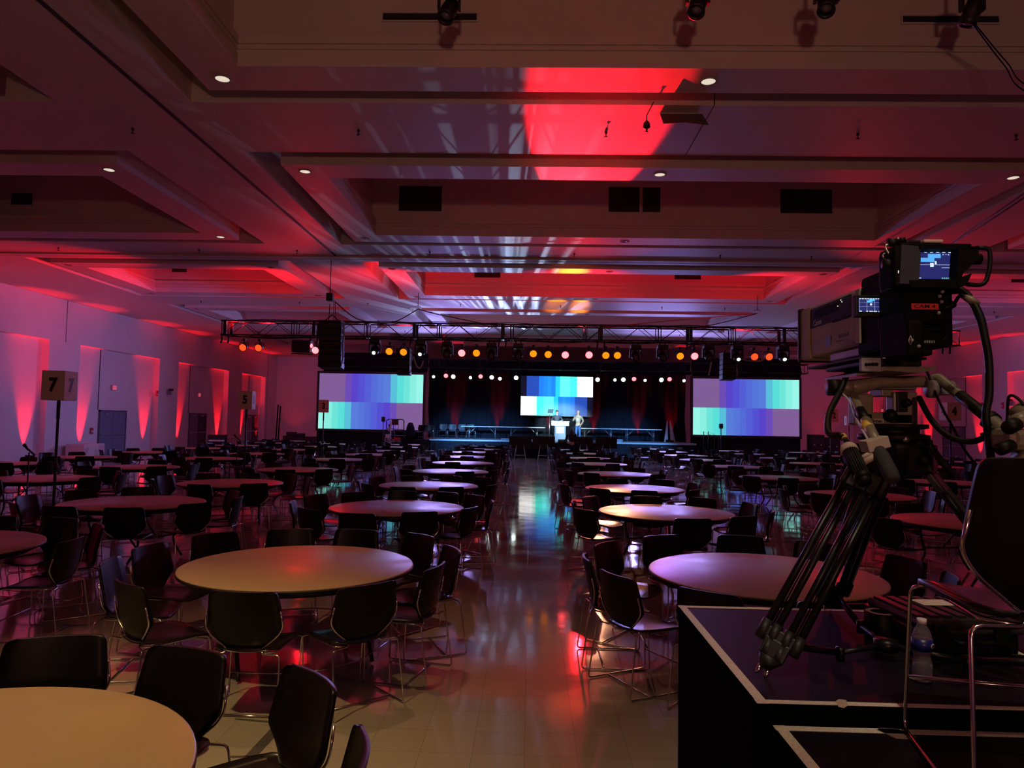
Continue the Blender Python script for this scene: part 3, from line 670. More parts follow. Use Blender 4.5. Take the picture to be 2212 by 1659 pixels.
MB().box((-W_*.8, -.01, H_*.2), (-W_*.1, 0, H_*.8)).box((W_*.1, -.01, H_*.2), (W_*.8, 0, H_*.8)).build('panel', M_pod, r)
r, W_, H_ = box_item('equipment_case', 'small blue lit case on the stage edge right of the monitors', 'case', 1331, 1345, 949, 957, 40.2, .35, M_gray, z0=SZ, group='cases on the stage edge')
MB().box((-W_*.8, -.01, H_*.2), (-W_*.1, 0, H_*.8)).box((W_*.1, -.01, H_*.2), (W_*.8, 0, H_*.8)).build('panel', M_pod, r)
# grey fabric fold on the stage right
a = at(1445, 953, y=42.6)
r = thing('easel', 'pale folded A shaped stand on the right of the stage', 'stand', (a.x, 42.6, SZ))
MB().add([(-.28, 0, 0), (-.05, 0, 0), (-.06, .12, 1.25), (-.1, .12, 1.25), (.1, 0, 0), (.4, 0, 0), (.1, .12, 1.25), (.05, .12, 1.25)], [(0, 1, 2, 3), (4, 5, 6, 7)]).add([(-.28, .03, 0), (-.05, .03, 0), (-.06, .14, 1.25), (-.1, .14, 1.25), (.1, .03, 0), (.4, .03, 0), (.1, .14, 1.25), (.05, .14, 1.25)], [(0, 1, 2, 3), (4, 5, 6, 7)]).build('panel', M_tablew, r)
MB().ell((-.1, -.05, .08), (.12, .1, .08)).ell((.15, -.08, .06), (.16, .1, .06)).build('base_bag', M_black, r)
# scissor lift
a = at(855, 960, y=38.6)
r = thing('scissor_lift', 'small scissor lift with guard rails before the left screen', 'lift', (a.x, 38.6, 0))
X0 = a.x
def lp(px, py, dy=0): q = at(px, py, y=38.6+dy); return Vector((q.x-X0, dy, q.z))
m = MB()
for dy in (0, .8):
    m.tube(roundp([lp(835, 945, dy), lp(835, 906, dy), lp(872.5, 906, dy), lp(872.5, 948, dy)], .12), .028, 6)
    m.tube([lp(835, 926, dy), lp(872, 928, dy)], .02, 6); m.tube([lp(850, 945, dy), lp(850, 907, dy)], .02, 6)
    m.tube([lp(860, 933, dy), lp(860, 907, dy)], .016, 6)
m.build('guard_rail', M_black, r)
m = MB().tube([lp(843.5, 906, -.03), lp(843.5, 945, -.03)], .035, 6).tube([lp(835, 927, -.03), lp(843, 927, -.03)], .03, 6); m.build('gate', M_tablew, r)
MB().box(lp(834, 942)-Vector((0, .05, 0)), lp(872, 932)+Vector((0, .85, 0))-Vector((0, 0, lp(872, 932).z-lp(872, 941).z))).build('platform', M_black, r)
MB().box(lp(846, 918)-Vector((0, .02, 0)), lp(860, 907)+Vector((0, .2, 0))).build('control_box', M_case, r)
MB().box(lp(833, 946)-Vector((0, .06, 0)), lp(843, 938)-Vector((0, .02, 0))).build('placard', M_tablew, r)
m = MB()
for q in range(3):
    m.tube([lp(835, 948+q*3, -.05), lp(846, 953+q*3, -.05)], .025, 6); m.tube([lp(846, 948+q*3, .4), lp(866, 953+q*3, .4)], .02, 6)
m.build('scissor_arm', M_steel, r)
MB().box((-.5, 0, 0.05), (.55, .8, .45)).build('chassis', M_black, r)
MB().box(lp(850, 950, -.04)-Vector((0, .01, 0)), lp(865, 945, -.04)+Vector((0, .02, 0))).build('warning_strip', M_red, r)
# dark covered gear with chairs beside it
a = at(886, 951, y=40.2)
r = thing('covered_gear', 'black cloth covered lump between lift and spare stage chairs', 'cover', (a.x, 40.2, .9))
MB().lathe([(.45, 0), (.44, .35), (.36, .7), (.22, .93), (.08, .98), (.0001, .98)], 18, xf((0, 0, 0), (0, 0, 0), (.62, .55, .98))).build('cloth', M_drape, r)
def stand_light(px, py0, py1, y, label, ftz=0, hs=1.0):
    a = at(px, py0, y=y); b = at(px, py1, y=y)
    r = thing('speaker_stand', label, 'speaker', (a.x, y, ftz))
    MB().cyl((0, 0, 0), (0, 0, b.z-ftz), .025, seg=8).tube([(0, 0, .5), (-.35, 0, 0)], .02, 6).tube([(0, 0, .5), (.35, 0, 0)], .02, 6).tube([(0, 0, .5), (0, .35, 0)], .02, 6).build('stand', M_black, r)
    MB().box((-.09*hs, -.1, b.z-ftz), (.09*hs, .1, a.z-ftz), bev=.04).build('speaker_head', M_black, r)
stand_light(828.5, 900, 911, 39.5, 'small black speaker on a stand before the left screen', 0, 1.1)
stand_light(1557.5, 915, 926, 38.8, 'small black speaker on a stand before the right screen', 0, 1.1)
# ------------------------------------------------------------------ side gear
def fcase(px0, px1, py0, y, dep, label, z0=0.0, m=M_case):
    a = at(px0, py0, y=y); b = at(px1, py0, y=y); W_ = (b.x-a.x)/2; H_ = a.z-z0
    r = thing('flight_case', label, 'case', ((a.x+b.x)/2, y, z0), 0, 'dark flight cases along the walls')
    MB().box((-W_, 0, 0), (W_, dep, H_)).build('body', m, r)
    e = MB(); t = .03
    for z in (0, H_-t, H_*.62): e.box((-W_-.005, -.008, z), (W_+.005, .01, z+t))
    for x in (-W_, W_-t): e.box((x, -.009, 0), (x+t, .01, H_))
    e.build('edge_trim', M_alu, r)
    MB().cbox((0, -.012, H_*.4), (.14, .01, .1)).cbox((-W_*.5, -.012, H_*.64), (.08, .012, .08)).cbox((W_*.5, -.012, H_*.64), (.08, .012, .08)).build('latch', M_steel, r)
fcase(611, 631, 941, 44.5, .7, 'dark flight case left of a row by the back left corner')
fcase(632, 656, 943, 44.3, .7, 'dark flight case in the middle of a row by the back left corner')
fcase(657, 694, 943, 44.2, .7, 'wide dark flight case right of a row, beside left screen')
box_item('equipment_bag', 'black bag on top of the flight cases near the back left corner', 'bag', 618, 637, 933, 941, 44.8, .4, M_black, z0=None)
box_item('equipment_bag', 'low black bag on the middle flight case near the left screen', 'bag', 638, 655, 936, 943, 44.6, .4, M_black, z0=None)
for q, (px, y) in enumerate(((601, 50.0), (606, 50.5))):
    a = at(px, 874+q*3, y=y); o = MB().tube([(0, 0, 0), (.1, 0, a.z)], .05, 6).build('drape_pole', M_rub, None, (a.x-.1, y, 0)); tag(o, 'tall dark pole leaning at the back left corner, %s one' % ('taller' if q == 0 else 'shorter'), 'pole')
# cartons by left wall
def carton(px0, px1, py0, x, label, m, dy=.8, dx=.8, z0=0):
    a = at(px0, py0, x=x); b = at(px1, py0, x=x)
    y0, y1 = min(a.y, b.y), max(a.y, b.y); zt = a.z
    r = thing('storage_box', label, 'box', (x, (y0+y1)/2, z0), 0, None)
    MB().box((-dx, -(y1-y0)/2, 0), (0, (y1-y0)/2, zt-z0), bev=.01).build('body', m, r); return r
r = carton(182, 226, 960, -18.9, 'large white box standing at the left wall beside the blue door', M_carton)
p = at(212, 975, x=-18.88)
box_item('paper_sign', 'small white sheet on the box front beside the blue door', 'paper', 212, 225, 962, 975, 30.6, .02, M_tablew)
p = at(462, 941, x=-17.6)
fcase(449, 483, 939, 39.4, .5, 'black flat topped rack standing at left wall, nearest one', 0, M_black)
box_item('equipment_shelf', 'white shelf edge below the black rack at the left wall', 'shelf', 450, 480, 950, 954, 39.0, .3, M_tablew, z0=None)
carton(491, 512, 945, -19.2, 'pale box standing at the far end of the left wall', M_carton)
fcase(1752, 1781, 939, 40.5, .6, 'tall black equipment rack at right of the right screen', 0, M_black)
fcase(1784, 1815, 945, 41.5, .6, 'black flight case right of the tall equipment rack', 0, M_black)
a = at(1745, 951, y=42)
# wall devices
M_devw = mat('device_white', (.6, .55, .55), .5)
for px, py, wd, hd, m_, nm, lb in ((338, 850, .14, .3, M_red, 'fire_alarm', 'small red fire alarm on the left wall pillar between the doors'), (196.5, 930.5, .2, .28, M_red, 'fire_alarm', 'small red pull box left of the nearest blue door'), (346, 921, .1, .08, M_devw, 'wall_outlet', 'small white wall plate low on left wall pillar between doors'),
        (2167, 876, .14, .3, M_red, 'fire_alarm', 'small red fire alarm on the right wall pillar'), (2121, 873, .2, .16, M_red, 'fire_alarm', 'small red strobe on right wall left of the pillar')):
    X = XL if px < 1000 else XR; s = 1 if px < 1000 else -1
    if px == 196.5: X -= .32
    if px == 2121: X += .0
    p = at(px, py, x=X); r = thing(nm, lb, 'wall device', (X, p.y, p.z))
    MB().box((0, -wd/2, -hd/2), (s*.06, wd/2, hd/2), bev=.01).build('housing', m_, r)
    MB().box((s*.06, -wd*.3, -hd*.25), (s*.075, wd*.3, hd*.05), bev=.004).build('face_plate', M_devw, r)
for px, py, lb, X, s in ((363, 848, 'twin emergency lamps on the left wall pillar', XL, 1), (2188, 872, 'dark twin emergency lamps on the right wall niche', XR, -1)):
    p = at(px, py, x=X); r = thing('emergency_light', lb, 'lamp', (X, p.y, p.z))
    MB().box((0, -.18, -.12), (s*.12, .18, .12), bev=.02).build('housing', M_gray, r)
    for q in (-.14, .14): MB().lathe([(.02, -.06), (.08, .06), (.0001, .07)], 12, xf((s*.14, q, .16), (0, s*PI/2, 0))).build('lamp_head', M_black, r)

# ------------------------------------------------------------------ people
def skin(name, nodes, edges, m, parent, sub=2):
    me = bpy.data.meshes.new(name); me.from_pydata([n[0] for n in nodes], edges, []); me.update(); me.materials.append(m)
    o = bpy.data.objects.new(name, me); COL.objects.link(o); o.parent = parent
    o.modifiers.new('skin', 'SKIN')
    for i, n in enumerate(nodes):
        sv = me.skin_vertices[0].data[i]; rr = n[1]; sv.radius = rr if isinstance(rr, tuple) else (rr, rr)
        sv.use_root = (i == 0)
    s = o.modifiers.new('sub', 'SUBSURF'); s.levels = sub; s.render_levels = sub
    dg = bpy.context.evaluated_depsgraph_get(); me2 = bpy.data.meshes.new_from_object(o.evaluated_get(dg))
    for p in me2.polygons: p.use_smooth = True
    o.modifiers.clear(); o.data = me2; return o
M_skin = mat('skin', (.5, .3, .22), .5); M_hair = mat('dark_hair', (.015, .01, .008), .6); M_hairg = mat('light_hair', (.4, .38, .35), .6)
def person(label, x, y, z, rz, shirt, pants, hair, hands, hair_long=False, lean=0.0):
    r = thing('person', label, 'person', (x, y, z), rz)
    # faces local -Y ; right hand = -x
    H = []
    body = [((0, 0, .95), (.10, .09)), ((0, -.01, 1.15), (.12, .09)), ((0, -lean*.3, 1.35), (.14, .10)), ((0, -lean*.6, 1.47), (.055, .055)), ((0, -lean*.8-.01, 1.54), (.05, .055)), ((0, -lean-.01, 1.60), (.072, .088)), ((0, -lean-.005, 1.67), (.076, .092)), ((0, -lean, 1.72), (.055, .065))]
    ed = [(0, 1), (1, 2), (2, 3), (3, 4), (4, 5), (5, 6), (6, 7)]
    tips = []
    for s, h in zip((-1, 1), hands):
        sh = Vector((s*.18, -lean*.35, 1.40)); el = Vector(h[0]); wr = Vector(h[1]); i0 = len(body)
        body += [(tuple(sh), .052), (tuple(el), .042), (tuple(wr), .028), (tuple(wr+(wr-el).normalized()*.06), (.04, .02))]
        ed += [(2, i0), (i0, i0+1), (i0+1, i0+2), (i0+2, i0+3)]; tips.append((wr+(wr-el).normalized()*.07, (wr-el).normalized()))
    for s in (-1, 1):
        i0 = len(body)
        body += [((s*.09, 0, .86), .085), ((s*.10, -.01, .5), .058), ((s*.11, .02, .09), .038), ((s*.12, -.10, .03), (.035, .03))]
        ed += [(0, i0), (i0, i0+1), (i0+1, i0+2), (i0+2, i0+3)]
    b = skin('body', body, ed, M_skin, r)
    # fingers, nose, ears joined into the body mesh
    mb = MB()
    for tp, dr in tips:
        side = dr.cross(Vector((0, 0, 1))); side = side.normalized() if side.length > .1 else Vector((1, 0, 0))
        for k, ln in enumerate((.07, .08, .075, .06)):
            a = tp+side*(k-1.5)*.02; mb.tube([a, a+dr*ln*.5+Vector((0, 0, -.005)), a+dr*ln*.85+Vector((0, 0, -.03))], [.009, .009, .007], 6)
        a = tp-dr*.05+side*.04; mb.tube([a, a+side*.025+dr*.03, a+side*.02+dr*.06], [.011, .01, .008], 6)
    fy = -lean-.1
    mb.ell((0, fy-.0, 1.625), (.014, .022, .022)); mb.ell((-.085, -lean, 1.635), (.012, .02, .03)); mb.ell((.085, -lean, 1.635), (.012, .02, .03))
    tmp = mb.mesh('t', M_skin); bm = bmesh.new(); bm.from_mesh(b.data); bm.from_mesh(tmp); bm.to_mesh(b.data); bm.free()
    MB().ell((-.032, fy+.012, 1.655), (.012, .008, .007)).ell((.032, fy+.012, 1.655), (.012, .008, .007)).build('eyes', M_ink, r)
    MB().ell((0, fy+.012, 1.575), (.025, .008, .006)).build('mouth', M_red, r)
    sh = [((0, 0, .93), (.125, .105)), ((0, -.01, 1.15), (.14, .11)), ((0, -lean*.3, 1.35), (.165, .12)), ((0, -lean*.55, 1.46), (.075, .07))]
    e2 = [(0, 1), (1, 2), (2, 3)]
    for s, h in zip((-1, 1), hands):
        i0 = len(sh); a = Vector((s*.19, -lean*.35, 1.40)); el = Vector(h[0]); wr = Vector(h[1])
        sh += [(tuple(a), .066), (tuple(el), .056), (tuple(el.lerp(wr, h[2])), .045)]; e2 += [(2, i0), (i0, i0+1), (i0+1, i0+2)]
    skin('shirt', sh, e2, shirt, r)
    pn = [((0, 0, .95), (.125, .1))]; e3 = []
    for s in (-1, 1):
        i0 = len(pn); pn += [((s*.09, 0, .84), .095), ((s*.10, -.01, .5), .07), ((s*.11, .02, .12), .055)]; e3 += [(0, i0), (i0, i0+1), (i0+1, i0+2)]
    skin('trousers', pn, e3, pants, r)
    MB().ell((.115, -.05, .045), (.05, .13, .045)).ell((-.115, -.05, .045), (.05, .13, .045)).build('shoes', M_black, r)
    hm = MB().ell((0, -lean+.02, 1.69), (.088, .1, .07))
    if hair_long: hm.tube([(0, -lean+.06, 1.68), (0, -lean+.1, 1.5), (0, .1, 1.3), (0, .1, 1.15)], [.08, .11, .12, .05], 10)
    hm.build('hair', hair, r)
    return r
M_polo = mat('dark_polo', (.02, .03, .05), .7); M_tan = mat('grey_tan_sweater', (.30, .27, .2), .8); M_jean = mat('blue_jeans', (.03, .10, .28), .8); M_navy = mat('dark_trousers', (.015, .015, .03), .8)
P1 = person('person in dark polo standing behind the podium looking down', at(1203, 900, y=41.85).x, 41.85, SZ, 0.05, M_polo, M_navy, M_hair, [((-.32, -.12, 1.17), (-.2, -.42, 1.12), .15), ((.32, -.12, 1.17), (.14, -.42, 1.12), .15)], lean=.05)
MB().box((-.07, -.155, 1.645), (.07, -.145, 1.665)).build('glasses', M_ink, P1)
P2 = person('person in tan sweater and jeans holding a microphone right of the podium', at(1249, 900, y=41.5).x, 41.5, SZ, -.35, M_tan, M_jean, M_hairg, [((-.27, -.1, 1.15), (-.12, -.28, 1.36), .85), ((.3, .02, 1.15), (.22, -.12, .95), .85)])
mi = thing('microphone', 'handheld microphone raised by the person in the tan sweater', 'microphone', P2.matrix_world @ Vector((0, 0, 0)))
mi.location = Vector(P2.location)+Euler((0, 0, -.35)).to_matrix() @ Vector((-.1, -.33, 1.4))
MB().cyl((0, 0, -.05), (.05, .06, .12), .014, seg=8).build('handle', M_black, mi); MB().ell((.06, .07, .14), (.028, .028, .03)).build('grille', M_steel, mi)
MB().box((-.05, -.135, 1.16), (.05, -.125, 1.3)).build('name_badge', M_white, P2)
a = at(1235, 930, y=36.9)
P3 = person('person with long dark hair seen from behind before the stage', a.x, 36.9, 0, PI, mat('black_shirt', (.012, .01, .012), .8), M_navy, M_hair, [((-.3, 0, 1.12), (-.26, -.15, .92), .5), ((.3, 0, 1.12), (.2, -.2, 1.0), .5)], hair_long=True)
a = at(836, 920, y=38.3)
P4 = person('person partly hidden behind the scissor lift railing', a.x-.15, 39.85, 0, .2, M_polo, M_navy, M_hair, [((-.28, 0, 1.12), (-.24, -.12, .9), .8), ((.28, 0, 1.12), (.24, -.12, .9), .8)])

# ------------------------------------------------------------------ chairs
BZ = [(.455, .10), (.47, .125), (.49, .15), (.52, .183), (.55, .213), (.575, .235), (.60, .243), (.65, .239), (.70, .234), (.75, .228), (.795, .222), (.812, .217), (.821, .209), (.826, .196), (.828, .178)]
def backmb(nc=8, rows=None):
    rows = rows or BZ; m = MB(); v = []; n = len(rows)
    def P(z, hw, u, th):
        x = u*hw; y = -.185-(z-.45)*.20+.045*(u*hw/.235)**2-th
        if z < .5: y += (.5-z)*.5
        return (x, y, z)
    for th in (0.0, .022):
        for (z, hw) in rows:
            for i in range(nc+1): v.append(P(z, hw, -1+2*i/nc, th))
    f = []; w = nc+1; off = n*w
    for j in range(n-1):
        for i in range(nc):
            a = j*w+i; f.append((a, a+1, a+w+1, a+w)); f.append((off+a, off+a+w, off+a+w+1, off+a+1))
    for j in range(n-1):
        for i in (0, nc): a = j*w+i; f.append((a, a+w, off+a+w, off+a))
    for i in range(nc): f.append((i, i+1, off+i+1, off+i)); a = (n-1)*w+i; f.append((a, a+1, off+a+1, off+a))
    return m.add(v, f, True)
def seatmb(nc=8):
    rows = [(-.205, .13), (-.195, .17), (-.17, .20), (-.1, .222), (0, .232), (.1, .236), (.17, .236), (.21, .228), (.235, .205), (.245, .17)]
    m = MB(); v = []; n = len(rows); w = nc+1
    for th in (0.0, .016):
        for (y, hw) in rows:
            for i in range(w):
                u = -1+2*i/nc; z = .452+.012*u*u-.014*(1-u*u)*(1-((y-.02)/.24)**2)
                if y > .15: z -= (y-.15)*.25
                v.append((u*hw, y, z-th))
    f = []; off = n*w
    for j in range(n-1):
        for i in range(nc):
            a = j*w+i; f.append((a, a+1, a+w+1, a+w)); f.append((off+a, off+a+w, off+a+w+1, off+a+1))
    for j in range(n-1):
        for i in (0, nc): a = j*w+i; f.append((a, a+w, off+a+w, off+a))
    for i in range(nc): f.append((i, i+1, off+i+1, off+i)); a = (n-1)*w+i; f.append((a, a+1, off+a+1, off+a))
    return m.add(v, f, True)
def framepts(s):
    return roundp([(s*.236, -.222, .70), (s*.251, -.2, .60), (s*.215, -.2, .54), (s*.115, -.185, .455), (s*.12, -.205, .43), (s*.245, -.235, .432), (s*.262, -.30, .008), (s*.262, .235, .008), (s*.245, .215, .425), (s*.215, .17, .44), (s*.2, -.17, .433), (s*.12, -.2, .432)], .03, 3)
r_ch = .0062
def chair_proto(seg=6):
    t = thing('stacking_chair', None, 'chair')
    seatmb().build('seat', M_seat, t); backmb().build('backrest', M_blkpl, t)
    for s in (-1, 1): MB().tube(framepts(s), r_ch, seg).build('side_frame', M_chrome, t)
    MB().tube([(-.25, .225, .16), (.25, .225, .16)], r_ch, seg).build('crossbar', M_chrome, t)
    MB().tube([(-.26, -.12, .009), (.26, -.12, .009)], r_ch, seg).build('floor_bar', M_chrome, t)
    return t
chair0 = chair_proto()
SB = seatmb(4); BBk = backmb(4, [BZ[0], BZ[2], BZ[5], BZ[8], BZ[10], BZ[12], BZ[14]])
def simple_frame(m, M=None):
    for s in (-1, 1):
        m.tube([(s*.236, -.222, .70), (s*.251, -.2, .60), (s*.11, -.18, .445), (s*.245, -.235, .432), (s*.262, -.30, .008), (s*.262, .235, .008), (s*.245, .215, .425), (s*.2, -.17, .433)], .007, 4, M, False)
    m.tube([(-.25, .225, .16), (.25, .225, .16)], .007, 4, M, False)
def small_chair():
    m = MB(); m.add(SB.v, SB.f, True); m.add(BBk.v, BBk.f, True); nb = len(m.f); simple_frame(m)
    me = m.mesh('stacking_chair', M_blkpl); me.materials.append(M_chrome)
    for i, p in enumerate(me.polygons):
        if i >= nb: p.material_index = 1
    return me
SMALL = small_chair()
# ------------------------------------------------------------------ round tables
TR = .915
def table_proto():
    t = thing('round_table', None, 'table')
    MB().lathe([(0.0001, .744), (TR-.012, .744), (TR-.003, .741), (TR, .734)], 72).build('tabletop', M_lam, t)
    MB().lathe([(TR, .734), (TR+.002, .726), (TR, .714), (TR-.02, .709), (0.0001, .709)], 72).build('edge_band', M_black, t)
    MB().lathe([(TR-.1, .709), (TR-.1, .665), (TR-.115, .665), (TR-.115, .709)], 48).build('apron', M_black, t)
    for s in (-1, 1):
        m = MB()
        for q in (-1, 1): m.tube(smooth([(s*.5, q*.33, .70), (s*.5, q*.31, .45), (s*.5, q*.26, .25), (s*.5, q*.40, .02)], 5), .016, 7)
        m.tube([(s*.5, -.29, .32), (s*.5, .29, .32)], .014, 6).tube([(s*.5, 0, .32), (s*.1, 0, .69)], .01, 6).tube([(s*.5, -.33, .69), (s*.5, .33, .69)], .016, 6)
        m.build('leg_frame', M_black, t)
    return t
tab0 = table_proto()
colx = {'L1': -1.9, 'L2': -5.5, 'L3': -9.25, 'L4': -12.75, 'R1': 1.98, 'R2': 5.95, 'R3': 9.65, 'R4': 13.3, 'R5': 17.0}
TAB = {
 'L1': [(-2.0, 2.22), (-1.85, 5.85), (-1.80, 9.86), (-1.86, 13.35), (-1.89, 17.27), (-1.95, 21.0), (-2.05, 24.7), (-2.2, 28.6), (-2.2, 31.9), (-2.2, 35.4)],
 'L2': [(-5.35, 6.3), (-5.41, 9.79), (-5.44, 13.06), (-5.44, 16.88), (-5.78, 21.5), (-5.6, 24.93), (-5.7, 28.3), (-6.0, 32.6), (-6.1, 36.3)],
 'L3': [(-9.05, 13.2), (-9.19, 16.70), (-9.32, 20.79), (-9.2, 24.08), (-9.3, 27.7), (-9.4, 31.4), (-9.5, 35.2)],
 'L4': [(-12.7, 16.9), (-12.75, 20.2), (-12.69, 23.72), (-12.6, 27.5), (-12.8, 31.2), (-12.9, 35.0), (-13.2, 39.0)],
 'R1': [(1.91, 5.94), (1.88, 9.98), (1.97, 13.55), (2.09, 17.49), (2.03, 21.8), (2.08, 25.3), (2.15, 29.3), (2.2, 33.0)],
 'R2': [(5.75, 9.6), (5.93, 13.14), (5.93, 17.28), (6.17, 21.7), (6.18, 25.6), (6.3, 29.4), (6.3, 33.2), (6.4, 36.8)],
 'R3': [(9.55, 13.3), (9.6, 16.9), (9.7, 20.7), (9.75, 24.6), (9.9, 28.3), (10.0, 32.1), (10.1, 35.8)],
 'R4': [(13.2, 16.9), (13.3, 20.4), (13.3, 24.2), (13.4, 27.9), (13.5, 31.7), (13.6, 35.5)],
 'R5': [(17.0, 20.5), (17.0, 24.3), (17.1, 28.0), (17.2, 31.8), (17.2, 35.6)]}
cname = {'L1': 'aisle column left', 'L2': 'second column left', 'L3': 'third column left', 'L4': 'fourth column left', 'R1': 'aisle column right', 'R2': 'second column right', 'R3': 'third column right', 'R4': 'fourth column right', 'R5': 'fifth column right'}
A_MEAS = {('L1', 0): [(102, 1.35), (70, 1.25), (38, 1.40), (8, 1.46), (135, 1.3), (-28, 1.4)],
 ('L1', 1): [(-87, 1.29), (-53, 1.28), (-17.5, 1.2), (18, 1.27), (56, 1.39), (84, 1.36), (112, 1.38), (140, 1.45), (170, 1.39), (199, 1.39), (236, 1.37)],
 ('L1', 2): [(260, 1.39), (294, 1.22), (330, 1.2), (12, 1.3), (45, 1.41), (70, 1.45), (98, 1.41), (128, 1.36), (156, 1.45), (195, 1.38), (228, 1.38)],
 ('R1', 0): [(176, 1.42), (204, 1.39), (147, 1.43), (114, 1.44), (81, 1.43), (50, 1.4), (15, 1.38), (237, 1.28), (-15, 1.35), (-50, 1.33), (-88, 1.3)]}
AVOID = [(at(a_, 900, y=b_).x, b_) for a_, b_ in ((62, 12.0), (512, 20.0), (130.5, 11.3), (534, 18.7), (700, 27.0), (2052, 18.9), (1794, 26.0), (1834, 37.5), (1235, 36.9))]
cands = []; rnd = random.Random(5)
first_t = True
tfeat = {('L1', 0): 'round table lit yellow in the lower left corner of the view', ('L1', 1): 'large scratched tan round table left of the aisle, second nearest', ('R1', 0): 'large purple lit round table directly behind the tripod'}
for c, lst in TAB.items():
    for k, (x, y) in enumerate(lst):
        t = tab0 if first_t else copy_tree(tab0); first_t = False
        t.location = (x, y, 0); t.rotation_euler = (0, 0, rnd.uniform(-.6, .6)+PI/2*(rnd.random() < .4))
        tag(t, tfeat.get((c, k), 'tan round banquet table, %s from the camera in the %s of the aisle' % (ordn[k], cname[c])), 'table', 'round banquet tables')
        if (c, k) in A_MEAS: A = A_MEAS[(c, k)]
        else:
            n = 10; ph = rnd.uniform(0, 360/n); A = [(ph+i*360/n+rnd.uniform(-3, 3), rnd.uniform(1.26, 1.42)) for i in range(n)]
            if rnd.random() < .5: A.pop(rnd.randrange(len(A)))
        used = {}
        for (a, rr) in sorted(A, key=lambda q: q[0] % 360):
            clock = round(((90-a) % 360)/30) % 12
            while clock in used: clock = (clock-1) % 12
            used[clock] = 1
            ro = rr-.24; px = x+ro*math.cos(math.radians(a)); py = y+ro*math.sin(math.radians(a))
            rz = math.radians(a)+PI/2+math.radians(rnd.uniform(-14, 14) if (c, k) not in A_MEAS else rnd.uniform(-7, 7))
            u, v = project((px, py, .6)) if py > .3 else (-999, 0)
            vis = py > 1.0 and -60 < u < 2300 and v < 1800
            if c == 'R1' and k == 0 and py < 3.95 and px > .7: vis = False
            if any((px-q[1])**2+(py-q[2])**2 < .38 and ((q[4], q[5]) != (c, k) or (c, k) not in A_MEAS) for q in cands) or any((px-q[0])**2+(py-q[1])**2 < .14 for q in AVOID): continue
            if vis: cands.append((py, px, py, rz, c, k, clock))
cands.sort(key=lambda q: q[0])
hour = ['twelve', 'one', 'two', 'three', 'four', 'five', 'six', 'seven', 'eight', 'nine', 'ten', 'eleven']
def cshort(c): return cname[c].replace(' column', '')
def clabel(c, k, cl): return "black chair at %s o'clock of the %s table in the %s column %s" % (hour[cl], ordn[k], cname[c].split()[0], cname[c].split()[-1])
firstc = True; stuff = []
for i, (_, x, y, rz, c, k, cl) in enumerate(cands):
    if i < 165:
        o = chair0 if firstc else copy_tree(chair0); firstc = False
    elif i < 300:
        o = bpy.data.objects.new('stacking_chair', SMALL); COL.objects.link(o)
    else: stuff.append((x, y, rz)); continue
    o.location = (x, y, 0); o.rotation_euler = (0, 0, rz)
    tag(o, clabel(c, k, cl), 'chair', 'black chairs around the round tables')
m = MB(); mats_i = []
for x, y, rz in stuff:
    T = xf((x, y, 0), (0, 0, rz)); m.add(SB.v, SB.f, True, T); m.add(BBk.v, BBk.f, True, T); mats_i += [0]*(len(SB.f)+len(BBk.f)); n0 = len(m.f); simple_frame(m, T); mats_i += [1]*(len(m.f)-n0)
me = m.mesh('distant_chairs', M_blkpl); me.materials.append(M_chrome); me.polygons.foreach_set('material_index', mats_i)
o = bpy.data.objects.new('distant_chairs', me); COL.objects.link(o); tag(o, 'mass of small black chairs around the farthest tables before the stage', 'chairs', kind='stuff')
# stage chairs
M_lit_seat = mat('lit_seat_plastic', (.07, .075, .08), .3)  # lighter copy of the black seat plastic, strong stage light put into its colour
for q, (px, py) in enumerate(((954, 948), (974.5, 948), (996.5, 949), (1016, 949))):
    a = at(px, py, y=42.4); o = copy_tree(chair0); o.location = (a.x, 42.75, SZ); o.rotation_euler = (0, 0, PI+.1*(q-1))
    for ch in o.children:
        if ch.name.split('.')[0] in ('seat', 'backrest'): ch.data = ch.data.copy(); ch.data.materials[0] = M_lit_seat
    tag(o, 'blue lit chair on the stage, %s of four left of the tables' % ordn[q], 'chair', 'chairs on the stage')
for q, (px, rz) in enumerate(((908, 2.9), (927, 3.2))):
    a = at(px, 951, y=40.3); o = copy_tree(chair0); o.location = (a.x, 40.35+.05*q, .9); o.rotation_euler = (0, 0, rz)
    tag(o, 'dark spare chair on the side platform, %s from the left' % ordn[q], 'chair', 'spare chairs beside the stage')
# ------------------------------------------------------------------ numbered signs
def sign(px, ptop, pbot, y, num, label, rz, blue=False, w_=.36, pole_to=0.0):
    a = at(px, ptop, y=y); b = at(px, pbot, y=y); H_ = a.z-b.z
    r = thing('table_sign', label, 'sign', (a.x, y, 0), 0, 'numbered box signs on poles')
    MB().lathe([(.28, 0), (.28, .015), (.05, .03), (.02, .05)], 20).build('base', M_black, r)
    MB().cyl((0, 0, .03), (0, 0, b.z), .022, seg=10).cyl((0, 0, b.z-.3), (0, 0, b.z-.02), .028, seg=10).cyl((0, 0, 1.05), (0, 0, 1.15), .035, seg=10).build('pole', M_black, r)
    bx = MB().box((-w_/2, -w_/2, 0), (w_/2, w_/2, H_), bev=.006).build('sign_box', M_white, r, (0, 0, b.z), (0, 0, rz))
    for q in range(4):
        T = Euler((0, 0, q*PI/2)).to_matrix() @ Vector((0, -w_/2-.002, H_*.5))
        text(num, H_*.62, M_ink if q == 0 or not blue else M_ink2, bx, T, (PI/2, 0, q*PI/2), 'number', .001, sx=.85, bold=.014)
    return r
sign(130.5, 802, 865, 11.3, '7', 'box sign with number 7 on a black pole at left', math.radians(3), True)
sign(534, 845, 884, 18.7, '5', 'box sign with number 5 on a black pole at left', math.radians(7), True)
